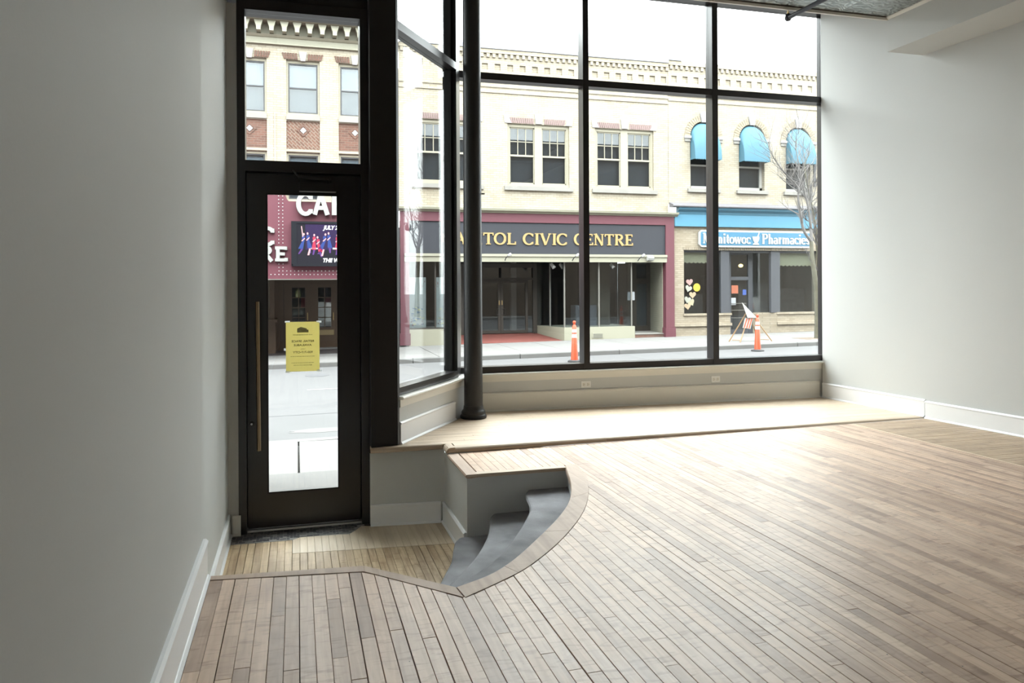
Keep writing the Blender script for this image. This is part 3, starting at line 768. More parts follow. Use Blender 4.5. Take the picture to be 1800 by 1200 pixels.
# ================================================================= STEPS
stairs = thing('staircase', (1.2, 4.4, ZL), 'three grey carpeted curved steps rising from the entry to the shop floor', 'stairs')
def nose_curve(pts): return [tuple(p) for p in catmull(pts, 5)]
TR = [(-0.433, nose_curve([(1.085, 5.128), (1.045, 5.06), (1.001, 4.912), (0.949, 4.713), (0.878, 4.536), (0.801, 4.349), (0.62, 3.95), (0.46, 3.60)])),
      (-0.289, nose_curve([(1.325, 5.128), (1.285, 5.05), (1.234, 4.859), (1.161, 4.646), (1.033, 4.369), (0.899, 4.148), (0.781, 3.958), (0.56, 3.46)])),
      (-0.144, nose_curve([(1.575, 5.128), (1.525, 5.00), (1.475, 4.737), (1.406, 4.565), (1.279, 4.314), (1.081, 3.973), (0.90, 3.745), (0.765, 3.595), (0.66, 3.38)]))]
zprev = ZL
for zt, nc in TR:
    bi = [tuple(p) for p in band_in if p.y > 3.30]
    tail = [(0.66, 3.30)] if zt > -0.2 else [(0.64, 3.29)]
    outline = nc + [(max(nc[-1][0], 0.60), 3.33)] + bi + [(1.84, 5.128)]
    mb = MB().prism(outline, zprev, zt - 0.034)
    # rounded carpet nose
    k = len(nc); nrm = []
    for i in range(k):
        t = (Vector(nc[min(i + 1, k - 1)]) - Vector(nc[max(i - 1, 0)])).normalized(); nrm.append(Vector((t.y, -t.x)))
    # outward = away from the well wall (towards the entry)
    sgn = -1 if nrm[k // 2].x > 0 else 1
    prof = [(0.0, -0.034), (0.016, -0.032), (0.024, -0.022), (0.024, -0.012), (0.016, -0.003), (0.004, 0.0)]
    vs_ = []; fs_ = []
    for i in range(k):
        for a, b in prof:
            q = Vector(nc[i]) + nrm[i] * sgn * a
            vs_.append((q.x, min(q.y, 5.13), zt + b))
    for i in range(k - 1):
        for j in range(len(prof) - 1):
            fs_.append((i * 6 + j, i * 6 + j + 1, (i + 1) * 6 + j + 1, (i + 1) * 6 + j))
    mb.add(vs_, fs_)
    n0 = len(mb.v)
    topl = [(p[0], p[1], zt) for p in [(Vector(nc[i]) + nrm[i] * sgn * 0.004) for i in range(k)]] + [(q[0], q[1], zt) for q in outline[k:]]
    mb.add(topl, [tuple(range(len(topl)))])
    obj('step', mb, 'carpet', stairs, fix=True)
    zprev = zt - 0.0

# ================================================================= DOOR, PILLAR, WINDOWS
door = thing('door_1', (0.06, 6.17, ZL), 'tall black entry door with a long glass pane and transom light above', 'door'); door['kind'] = 'structure'
f = MB()
f.box(-0.430, -0.372, 6.085, 6.26, ZL, 3.47); f.box(0.484, 0.5458, 6.085, 6.26, ZL, 3.47)
f.box(-0.372, 0.484, 6.085, 6.26, 2.170, 2.252); f.box(-0.372, 0.484, 6.085, 6.26, 3.392, 3.47)
f.box(-0.372, -0.350, 6.197, 6.26, ZL, 2.17); f.box(0.462, 0.484, 6.197, 6.26, ZL, 2.17); f.box(-0.35, 0.462, 6.197, 6.26, 2.145, 2.17)
fr = obj('door_frame', f, 'black_frame', door)
g = MB()
g.box(-0.366, -0.226, 6.15, 6.195, ZL + 0.022, 2.162); g.box(0.316, 0.478, 6.15, 6.195, ZL + 0.022, 2.162)
g.box(-0.226, 0.316, 6.15, 6.195, ZL + 0.022, -0.297); g.box(-0.226, 0.316, 6.15, 6.195, 2.012, 2.162)
leaf = obj('door_leaf', g, 'black_frame', door)
obj('pane', MB().box(-0.226, 0.316, 6.168, 6.176, -0.297, 2.012), 'window_glass', leaf)
bd = MB()
for (a, b, c, d) in ((-0.226, -0.214, -0.297, 2.012), (0.304, 0.316, -0.297, 2.012), (-0.214, 0.304, -0.297, -0.285), (-0.214, 0.304, 2.0, 2.012)):
    bd.box(a, b, 6.144, 6.15, c, d)
obj('glazing_bead', bd, 'black_paint', leaf)
obj('pane', MB().box(-0.372, 0.484, 6.17, 6.178, 2.252, 3.392), 'window_glass', door)
hd = obj('pull_handle', MB().tube([(-0.290, 6.085, 1.18), (-0.283, 6.085, 0.05)], 0.015, 14), 'brushed_bronze', leaf, smooth=True)
obj('pull_mount', MB().tube([(-0.289, 6.15, 0.95), (-0.289, 6.085, 0.95)], 0.009, 10), 'brushed_bronze', leaf, smooth=True)
obj('pull_mount', MB().tube([(-0.285, 6.15, 0.28), (-0.285, 6.085, 0.28)], 0.009, 10), 'brushed_bronze', leaf, smooth=True)
obj('lock', MB().tube([(-0.338, 6.15, 0.245), (-0.338, 6.137, 0.245)], [0.019, 0.016], 16), 'black_paint', leaf, smooth=True)
obj('lock_key_plug', MB().tube([(-0.338, 6.138, 0.245), (-0.338, 6.133, 0.245)], 0.008, 12), 'steel', leaf, smooth=True)
cl = obj('door_closer', MB().box(0.025, 0.292, 6.085, 6.149, 2.030, 2.092), 'black_paint', leaf)
obj('closer_glint_strip', MB().box(0.020, 0.297, 6.083, 6.149, 2.0255, 2.030), 'steel', leaf)  # bright strip drawn as the light line reflected under the closer
obj('closer_arm', MB().tube([(0.255, 6.10, 2.10), (0.255, 6.10, 2.125), (0.02, 6.07, 2.125), (-0.03, 6.09, 2.19)], 0.008, 8), 'black_paint', leaf)
obj('threshold', MB().side([(6.12, ZL + 0.0015), (6.132, ZL + 0.012), (6.15, ZL + 0.018), (6.22, ZL + 0.018), (6.24, ZL + 0.001)], -0.372, 0.484), 'steel', door)
o = obj('trim_6', MB().box(-0.505, 0.543, 6.09, 6.26, 3.472, 4.70), 'black_paint'); struct(o, 'black panel above the entry door transom', 'trim')
o = obj('trim_7', MB().run([(0, 3.56), (0.02, 3.56), (0.05, 3.60), (0.05, 3.70), (0, 3.70)], (-0.50, 6.09), (-0.37, 6.09), (0, -1)), 'black_paint')
struct(o, 'black bracket block at the top corner above the door', 'trim')
pil = obj('pillar', MB().prism([(0.546, 5.952), (0.755, 5.992), (0.772, 6.020), (0.664, 6.105), (0.66, 6.26), (0.546, 6.26)], 0.048, 4.70), 'black_paint')
struct(pil, 'wide black pillar between entry door and bay window', 'pillar')

# notice taped to the door glass (print faces the street, so it reads backwards from inside)
def text_mesh(s, size, bold=0.0, shear=0.0, align='LEFT'):
    cu = bpy.data.curves.new('text', 'FONT'); cu.body = s; cu.size = size; cu.offset = bold; cu.shear = shear; cu.align_x = align; cu.resolution_u = 3
    ob = bpy.data.objects.new('text', cu); col.objects.link(ob)
    dg = bpy.context.evaluated_depsgraph_get(); dg.update()
    me = ob.evaluated_get(dg).to_mesh()
    v = [tuple(p.co) for p in me.vertices]; fcs = [tuple(p.vertices) for p in me.polygons]
    ob.evaluated_get(dg).to_mesh_clear()
    bpy.data.objects.remove(ob); bpy.data.curves.remove(cu)
    return v, fcs
def text_on(mb, s, x, z, y, size, mirror=False, width=None, bold=0.0, shear=0.0, t=0.0):
    v, fcs = text_mesh(s, size, bold, shear)
    if not v: return mb
    x0 = min(p[0] for p in v); x1 = max(p[0] for p in v); k = (width / (x1 - x0)) if width else 1.0; cxm = (x0 + x1) / 2
    sg = -1 if mirror else 1
    pts_ = [(x + sg * (p[0] - cxm) * k, y, z + p[1]) for p in v]
    mb.add(pts_, fcs)
    if t:
        # side walls for raised lettering
        from collections import Counter
        ed = Counter()
        for fc in fcs:
            for a, b in zip(fc, fc[1:] + fc[:1]): ed[(min(a, b), max(a, b))] += 1
        o = len(mb.v)
        mb.add([(p[0], y + t, p[2]) for p in pts_], [])
        for (a, b), c in ed.items():
            if c == 1: mb.f.append((o - len(pts_) + a, o - len(pts_) + b, o + b, o + a))
    return mb
notice = thing('paper_notice', (0.042, 6.163, 0.63), 'yellow paper retail notice taped to the glass of the entry door', 'notice')
obj('sheet', MB().box(-0.085, 0.168, 6.1635, 6.1655, 0.632, 1.018), 'paper_yellow', notice)
pk = MB()
text_on(pk, 'RETAIL SPACE', 0.0415, 0.860, 6.1632, 0.022, True, 0.168, 0.0006)
text_on(pk, 'AVAILABLE', 0.0415, 0.830, 6.1632, 0.022, True, 0.135, 0.0006)
text_on(pk, 'CALL', 0.0415, 0.803, 6.1632, 0.012, True, 0.036)
text_on(pk, '920-717-CITY', 0.0415, 0.774, 6.1632, 0.022, True, 0.150, 0.0006)
obj('lettering', pk, 'print_ink', notice)
pk = MB()
for z_, w_ in ((0.915, 0.145), (0.747, 0.185), (0.697, 0.17), (0.679, 0.14)):
    xx = 0.0415 - w_ / 2
    while xx < 0.0415 + w_ / 2:
        ww = R.uniform(0.006, 0.02); pk.box(xx, min(xx + ww, 0.0415 + w_ / 2), 6.1630, 6.1636, z_, z_ + 0.004); xx += ww + 0.003
pk.box(0.098, 0.106, 6.1630, 6.1636, 0.676, 0.685)
stuff(obj('fine_print', pk, 'print_faint', notice))
pk = MB().front([(0.0, 0.935), (0.085, 0.935), (0.085, 0.955), (0.072, 0.958), (0.072, 0.966), (0.028, 0.979), (0.0, 0.966)], 6.1630, 6.1636)
obj('building_drawing', pk, 'print_faint', notice)
for xx, zz, rr in ((-0.092, 1.013, 0.05), (0.145, 1.010, -0.05), (-0.09, 0.626, 0.0), (0.148, 0.628, 0.0)):
    q = MB().box(xx, xx + 0.038, 6.1620, 6.1630, zz, zz + 0.014)
    obj('tape', q, 'tape', notice)

# main window
win = thing('window_1', (3.6, 7.40, 0.42), 'wide black framed shop window of six panes facing the street', 'window'); win['kind'] = 'structure'
Y0, Y1 = 7.335, 7.468
obj('mullion', MB().box(2.835, 2.898, Y0 - 0.004, Y1, 0.424, 4.365), 'black_frame', win)
obj('mullion', MB().box(4.325, 4.393, Y0 - 0.004, Y1, 0.424, 4.365), 'black_frame', win)
obj('jamb', MB().box(5.752, 5.836, Y0 + 0.002, Y1, 0.424, 4.365), 'black_frame', win)
cols = ((1.545, 2.835), (2.898, 4.325), (4.393, 5.752))
for a, b in cols:
    obj('bottom_rail', MB().box(a, b, Y0, Y1, 0.424, 0.486), 'black_frame', win)
    obj('transom_bar', MB().box(a, b, Y0, Y1, 3.335, 3.402), 'black_frame', win)
    obj('head_rail', MB().box(a, b, Y0, Y1, 4.338, 4.365), 'black_frame', win)
    obj('pane', MB().box(a, b, 7.415, 7.423, 0.486, 3.335), 'window_glass', win)
    obj('pane', MB().box(a, b, 7.415, 7.423, 3.402, 4.338), 'window_glass', win)
bw = thing('window_2', tuple(A + U * 0.6) + (0.42,), 'slanted black framed bay pane between pillar and corner post', 'window'); bw['kind'] = 'structure'
obj('corner_post', MB().prism([(1.462, 7.098), (1.528, 7.285), (1.544, 7.335), (1.544, 7.468), (1.40, 7.468), (1.346, 7.176)], 0.424, 4.70), 'black_frame', bw)
obj('jamb', MB().prism(bay(-0.005, 0.03, 0.02, 0.14), 0.424, 4.37), 'black_frame', bw)
obj('bottom_rail', MB().prism(bay(0.03, 1.265, 0.02, 0.138), 0.424, 0.486), 'black_frame', bw)
obj('transom_bar', MB().prism(bay(0.03, 1.265, 0.02, 0.138), 3.335, 3.402), 'black_frame', bw)
obj('head_rail', MB().prism(bay(0.03, 1.265, 0.02, 0.138), 4.305, 4.70), 'black_frame', bw)
obj('glazing_stop', MB().prism(bay(1.235, 1.265, 0.07, 0.125), 0.486, 4.305), 'black_paint', bw)
obj('pane', MB().prism(bay(0.03, 1.24, 0.092, 0.100), 0.486, 3.335), 'window_glass', bw)
obj('pane', MB().prism(bay(0.03, 1.24, 0.092, 0.100), 3.402, 4.305), 'window_glass', bw)

# iron column
c = thing('column', (1.602, 7.045, 0.042), 'round black cast iron column standing on the platform by the window', 'column'); c['kind'] = 'thing'
obj('shaft', MB().lathe([(0.0885, 0.12), (0.0875, 0.5), (0.085, 2.5), (0.083, 4.66)], (1.602, 7.045, 0.042), 32), 'iron', c, smooth=True)
obj('base', MB().lathe([(0.121, 0.0), (0.126, 0.006), (0.126, 0.022), (0.118, 0.034), (0.112, 0.040), (0.114, 0.050), (0.113, 0.064), (0.104, 0.076), (0.096, 0.084), (0.0915, 0.12)], (1.602, 7.045, 0.042), 32), 'iron', c, smooth=True)
obj('bolt', MB().tube([(1.685, 7.02, 2.16), (1.715, 7.012, 2.16)], [0.008, 0.006], 8), 'iron', c)

# outlets
for (xa, xb, za, zb, lab) in ((2.803, 2.908, 0.238, 0.303, 'white double outlet under the middle of the shop window, nearer the iron column'),
                              (4.303, 4.406, 0.234, 0.299, 'white double outlet under the shop window, nearer the bright side wall')):
    t = thing('wall_outlet', ((xa + xb) / 2, 7.342, za), lab, 'outlet', 'outlets under the window')
    obj('cover_plate', MB().box(xa, xb, 7.338, 7.3445, za, zb), 'white_plastic', t)
    for k in (0.28, 0.72):
        xm = lerp(xa, xb, k); zm = (za + zb) / 2
        s_ = obj('socket', MB().box(xm - 0.016, xm + 0.016, 7.336, 7.338, zm - 0.017, zm + 0.017), 'cream_trim', t)
        sl = MB(); sl.box(xm - 0.009, xm - 0.002, 7.3352, 7.3362, zm + 0.005, zm + 0.008); sl.box(xm - 0.009, xm - 0.002, 7.3352, 7.3362, zm - 0.008, zm - 0.005); sl.box(xm + 0.005, xm + 0.009, 7.3352, 7.3362, zm - 0.002, zm + 0.002)
        obj('slot', sl, 'dark_slot', s_)

# sprinkler pipe
t = thing('sprinkler_pipe', (4.318, 5.5, 3.70), 'black sprinkler pipe with upright head under the tin ceiling', 'pipe')
obj('pipe', MB().tube([(4.318, 5.99, 3.716), (4.318, 5.2, 3.70), (4.318, 2.0, 3.66)], 0.0205, 14), 'pipe_black', t, smooth=True)
obj('elbow', MB().lathe([(0.0, -0.030), (0.020, -0.026), (0.029, -0.012), (0.030, 0.004), (0.026, 0.018), (0.022, 0.034), (0.014, 0.036)], (4.318, 5.998, 3.716), 16), 'pipe_black', t, smooth=True)
obj('sprinkler_head', MB().lathe([(0.010, 0.034), (0.010, 0.046), (0.005, 0.05), (0.005, 0.07), (0.016, 0.072), (0.016, 0.075)], (4.318, 5.998, 3.716), 12), 'brass', t, smooth=True)
obj('hanger', MB().tube([(4.318, 5.1, 3.70), (4.318, 5.1, 3.806)], 0.006, 8), 'pipe_black', t)

# ================================================================= STREET
YF = 24.4
def gs(x): return -0.83 + 0.0105 * max(-45, min(65, x))
def gw(x): return gs(x) + 0.13
def grade(mb, fn):
    mb.v = [(p[0], p[1], p[2] + fn(p[0])) for p in mb.v]; return mb
g_ = obj('ground', MB().box(-150, 190, 20.0, 260, -1.5, -1.45), 'asphalt'); struct(g_, 'open ground far beyond the street', 'ground')
road = obj('street', grade(MB().box(-45, 65, 10.35, 20.42, -0.5, 0.0), gs), 'asphalt'); struct(road, 'pale grey street between shop and facades', 'street')
for xa in (0.19, 12.6, -11.5): obj('lane_marking', grade(MB().box(xa, xa + 3.1, 16.02, 16.13, 0.001, 0.005), gs), 'road_paint', road)
obj('seam', grade(MB().box(-12, 22, 13.02, 13.05, 0.001, 0.003), gs), 'road_patch', road)
obj('drain_cover', grade(MB().prism([(0.45 + 0.28 * math.cos(k * math.pi / 8), 18.6 + 0.28 * math.sin(k * math.pi / 8)) for k in range(16)], 0.001, 0.004), gs), 'road_patch', road)
obj('stain', grade(MB().prism([(0.35 + 0.45 * math.cos(k * math.pi / 8) * (1 + 0.15 * math.sin(3 * k)), 11.55 + 0.17 * math.sin(k * math.pi / 8)) for k in range(16)], 0.001, 0.003), gs), 'curb_concrete', road)
stoop = obj('sidewalk_stoop', MB().box(-0.505, 5.7, 7.472, 8.06, -0.9, -0.605), 'concrete')
stoop.data.materials.clear(); stoop.data.materials.append(MATS['curb_concrete'])
struct(stoop, 'grey concrete strip right outside the entry door', 'sidewalk')
o = obj('sidewalk_recess', MB().prism([(-0.503, 6.262), (0.66, 6.262), (0.66, 6.15), (1.35, 7.20), (1.38, 7.47), (-0.503, 7.47)], -0.9, -0.602), 'curb_concrete')
struct(o, 'concrete floor of the door recess outside', 'sidewalk')
near = obj('sidewalk_near', MB().prism([(-14, 8.062), (24, 8.062), (24, 10.18), (-14, 10.18)], -1.2, -0.76), 'curb_concrete'); struct(near, 'near sidewalk between shop and street', 'sidewalk')
xx = -13.98
while xx < 23:
    q = MB().board([(xx, 8.066), (xx + 1.38, 8.066), (xx + 1.38, 10.17), (xx, 10.17)], -0.16, 0.0, 0.006)
    q.v = [(p[0], p[1], p[2] - 0.607 - (p[1] - 8.06) * 0.045) for p in q.v]
    obj('slab', q, 'concrete', near, fix=False); xx += 1.40
obj('curb', grade(MB().box(-14, 24, 10.19, 10.345, -0.3, 0.125), gs), 'concrete', near)
far = obj('sidewalk_far', grade(MB().box(-16, 27, 20.60, 29.5, -0.6, -0.03), gw), 'curb_concrete'); struct(far, 'bright concrete sidewalk along the facades across the street', 'sidewalk')
for j, (ya, yb) in enumerate(((20.60, 21.86), (21.87, 23.13), (23.14, 24.42))):
    xx = -15.225
    while xx < 26:
        obj('slab', grade(MB().board([(xx, ya), (xx + 1.25, ya), (xx + 1.25, yb), (xx, yb)], -0.03, 0.0, 0.008), gw), 'concrete', far, fix=False); xx += 1.265
xx = -15.0
while xx < 26:
    obj('curb_stone', grade(MB().side([(20.425, -0.25), (20.425, -0.02), (20.44, 0.0), (20.59, 0.0), (20.59, -0.25)], xx, xx + 2.98), gw), 'curb_concrete', far); xx += 3.0
obj('tree_pit', grade(MB().board([(15.9, 21.15), (17.4, 21.15), (17.4, 22.0), (15.9, 22.0)], -0.01, 0.006, 0.004), gw), 'soil', far, fix=False)

row = MB()
row.box(-28, 38, 7.475, 8.0, 4.72, 9.4); row.box(-28, -0.76, 7.475, 8.0, -0.95, 4.72); row.box(6.31, 38, 7.475, 8.0, -0.95, 4.72)
o = obj('wall_street_front', row, 'row_brick'); struct(o, 'brick street front of the row that holds the shop', 'wall')

# ---------------------------------------------------------------- lettering
def arc(cx_, cz_, rx, rz, a0, a1, n=18): return [(cx_ + rx * math.cos(math.radians(lerp(a0, a1, i / n))), cz_ + rz * math.sin(math.radians(lerp(a0, a1, i / n)))) for i in range(n + 1)]
def aw(a0, a1, T, t, n=18): return [t + (T - t) * abs(math.cos(math.radians(lerp(a0, a1, i / n)))) ** 1.2 for i in range(n + 1)]
def glyph(ch, T, t, sf):
    S = []
    def st(x0, z0, x1, z1, w): S.append(([(x0, z0), (x1, z1)], [w, w]))
    def ser(x, z, l=0.15):
        if sf: st(x - l, z, x + l, z, sf)
    def arcs(cx_, cz_, rx, rz, a0, a1): S.append((arc(cx_, cz_, rx, rz, a0, a1), aw(a0, a1, T, t)))
    h = sf / 2; x_ = 0.64
    if ch == 'C': arcs(.42, .5, .38, .47, 48, 312); st(.70, .72, .70, .95, t); st(.70, .06, .70, .26, t); ad = .82
    elif ch == 'O': arcs(.44, .5, .38, .47, 0, 360); ad = .93
    elif ch == 'A': st(.10, 0, .43, 1, t); st(.43, 1, .80, 0, T); st(.2, .33, .68, .33, t); ser(.10, h); ser(.80, h); ad = .97
    elif ch in 'PR':
        st(.2, 0, .2, 1, T); arcs(.38, .74, .26, .22, 90, -90); st(.2, .96, .40, .96, t); st(.2, .52, .40, .52, t); ser(.2, h); st(.04, 1 - h, .2, 1 - h, t)
        if ch == 'R': st(.40, .52, .74, 0, T); ser(.76, h, .10)
        ad = .88 if ch == 'R' else .76
    elif ch == 'I': st(.2, 0, .2, 1, T); ser(.2, h); ser(.2, 1 - h); ad = .42
    elif ch == 'T': st(.4, 0, .4, 1, T); st(.04, 1 - t / 2, .76, 1 - t / 2, t); st(.06, .76, .06, 1, t); st(.74, .76, .74, 1, t); ser(.4, h, .18); ad = .82
    elif ch == 'L': st(.2, 0, .2, 1, T); st(.04, t / 2, .68, t / 2, t); st(.66, 0, .66, .26, t); ser(.2, 1 - h); ad = .74
    elif ch == 'V': st(.12, 1, .44, 0, T); st(.44, 0, .76, 1, t); ser(.12, 1 - h); ser(.76, 1 - h, .12); ad = .9
    elif ch == 'N': st(.16, 0, .16, 1, t); st(.16, 1, .72, 0, T); st(.72, 0, .72, 1, t); ser(.16, h, .13); ser(.72, 1 - h, .13); st(.02, 1 - h, .2, 1 - h, t); ad = .9
    elif ch == 'E':
        st(.2, 0, .2, 1, T); st(.04, t / 2, .68, t / 2, t); st(.04, 1 - t / 2, .64, 1 - t / 2, t); st(.2, .5, .50, .5, t); st(.67, 0, .67, .24, t); st(.63, .78, .63, 1, t); st(.50, .40, .50, .60, t); ad = .76
    elif ch == 'M': st(.14, 0, .14, 1, t * 1.3); st(.16, 1, .50, .08, T); st(.50, .08, .86, 1, t); st(.88, 0, .88, 1, T); ser(.14, h, .12); ser(.88, h); st(.0, 1 - h, .2, 1 - h, t); st(.84, 1 - h, 1.02, 1 - h, t); ad = 1.08
    elif ch in 'nhm':
        top = 1.0 if ch == 'h' else x_
        st(.16, 0, .16, top, T); ser(.16, h, .13); st(.03, top - h, .16, top - h, t)
        S.append(([(.16, .44), (.26, .57), (.36, .59), (.45, .52), (.47, .40), (.47, 0)], [t, t, t * 1.3, T * .9, T, T])); ser(.47, h, .12); ad = .64
        if ch == 'm': S.append(([(.47, .44), (.57, .57), (.67, .59), (.76, .52), (.78, .40), (.78, 0)], [t, t, t * 1.3, T * .9, T, T])); ser(.78, h, .12); ad = .95
    elif ch == 'r': st(.16, 0, .16, x_, T); ser(.16, h, .13); st(.03, x_ - h, .16, x_ - h, t); S.append(([(.16, .42), (.26, .56), (.38, .57)], [t, T * .8, T])); ad = .45
    elif ch == 'i': st(.17, 0, .17, x_, T); ser(.17, h, .13); st(.05, x_ - h, .17, x_ - h, t); st(.17, .80, .17, .97, T); ad = .35
    elif ch == 't': S.append(([(.18, .86), (.18, .14), (.24, .05), (.36, .08)], [T * .8, T, T * .7, t])); st(.03, x_ - h, .36, x_ - h, t); ad = .40
    elif ch == 'o': arcs(.28, .31, .22, .28, 0, 360); ad = .57
    elif ch == 'c': arcs(.28, .31, .22, .28, 40, 320); st(.43, .42, .43, .56, T * .7); ad = .50
    elif ch == 'e': arcs(.28, .31, .22, .28, 0, 315); st(.08, .34, .5, .34, t); ad = .54
    elif ch == 'a': S.append(([(.10, .50), (.20, .59), (.34, .58), (.43, .46), (.43, .10), (.54, .03)], [T * .7, t, t * 1.3, T, T, t])); arcs(.26, .18, .17, .15, 20, 340); ad = .58
    elif ch == 'w': st(.08, x_, .24, 0, T); st(.24, 0, .42, x_ * .9, t); st(.40, x_, .58, 0, T); st(.58, 0, .76, x_, t); ser(.08, x_ - h, .1); ser(.41, x_ - h, .1); ser(.76, x_ - h, .1); ad = .84
    elif ch == 's': S.append(([(.40, .50), (.30, .58), (.16, .56), (.10, .46), (.18, .36), (.34, .28), (.40, .17), (.33, .06), (.18, .04), (.07, .13)], [t, t, T * .8, T, T, T, T, T * .8, t, t * 1.2])); ad = .48
    else: ad = .4
    return S, ad
def ribbon(mb, pts_, wid, y0, y1):
    P = [Vector(p) for p in pts_]; n = len(P); Lp, Rp = [], []
    for i in range(n):
        t = (P[min(i + 1, n - 1)] - P[max(i - 1, 0)]).normalized(); nn = Vector((-t.y, t.x)) * wid[i] / 2
        Lp.append(P[i] + nn); Rp.append(P[i] - nn)
    for i in range(n - 1):
        mb.front([tuple(Lp[i]), tuple(Lp[i + 1]), tuple(Rp[i + 1]), tuple(Rp[i])], y0, y1)
def word(parent, s, x0, x1, zb, h, y, depth, T, t, sf, mat, name='letter', edge=None, zfn=None):
    adv = []; gl = []
    for ch in s:
        S, ad = glyph(ch, T, t, sf); gl.append(S); adv.append(ad)
    k = (x1 - x0) / sum(adv); x = x0
    for S, ad in zip(gl, adv):
        mb = MB()
        for q_, (pts_, wid) in enumerate(S): ribbon(mb, [(x + p[0] * k, zb + p[1] * h) for p in pts_], [w_ * (k + h) / 2 for w_ in wid], y + 0.0016 * q_, y + depth)
        if mb.v:
            lt_ = obj(name, mb, mat, parent)
            if edge:
                mb = MB()
                for q_, (pts_, wid) in enumerate(S): ribbon(mb, [(x + p[0] * k, zb + p[1] * h) for p in pts_], [w_ * (k + h) / 2 + 0.014 for w_ in wid], y + depth + 0.001 + 0.0016 * q_, y + depth + edge[1])
                obj('letter_return', mb, edge[0], lt_)
        x += ad * k

# ================================================================= CIVIC CENTRE BUILDING
civ = thing('civic_building', (7.9, YF, -0.62), 'two storey cream brick building with charcoal sign and maroon trimmed shopfront', 'building')
WX = ((3.62, 5.80), (6.75, 8.93), (9.87, 12.07))
b = MB()
b.holes(3.15, 12.63, 3.70, 8.25, [(a, c_, 4.57, 6.66) for a, c_ in WX], YF, 0.45)
sq = []; x = 3.30
while x < 12.4: sq.append((x, x + 0.20, 8.38, 8.60)); x += 0.432
b.holes(3.15, 12.63, 8.25, 8.76, sq, YF, 0.05, back=True); b.holes(3.15, 12.63, 8.76, 9.06, [], YF, 0.45)
obj('brick_wall', b, 'cream_brick', civ)
d = MB(); x = 3.2
while x < 12.55: d.box(x, x + 0.10, YF - 0.055, YF, 8.80, 8.925); x += 0.203
stuff(obj('dentil_course', d, 'cream_brick', civ))
obj('corbel_band', MB().box(3.15, 12.63, YF - 0.065, YF, 8.925, 9.06), 'cream_brick', civ)
for za in (7.63, 7.82): obj('string_course', MB().box(3.15, 12.63, YF - 0.03, YF, za, za + 0.075), 'cream_brick', civ)
obj('roof_flashing', MB().side([(YF - 0.10, 9.07), (YF - 0.10, 9.20), (YF + 0.3, 9.22), (YF + 0.3, 9.07)], 3.85, 12.62).side([(YF - 0.10, 9.18), (YF - 0.10, 9.26), (YF + 0.3, 9.28), (YF + 0.3, 9.18)], 12.62, 13.15), 'flashing_metal', civ)
obj('roof_flashing', MB().side([(YF - 0.09, 9.06), (YF - 0.09, 9.08), (YF + 0.3, 9.10), (YF + 0.3, 9.06)], 3.15, 3.85), 'flashing_metal', civ)
pane_cache = {}
def pane_at(parent, x0, x1, z0, z1, y, mat='shop_glass'):
    key = (round(x1 - x0, 3), round(z1 - z0, 3), mat)
    if key not in pane_cache:
        m_ = MB().box(-key[0] / 2, key[0] / 2, -0.004, 0.004, 0, key[1]); me = mesh_of('pane', m_); me.materials.append(MATS[mat]); pane_cache[key] = me
    return place('pane', pane_cache[key], ((x0 + x1) / 2, y, z0), parent)
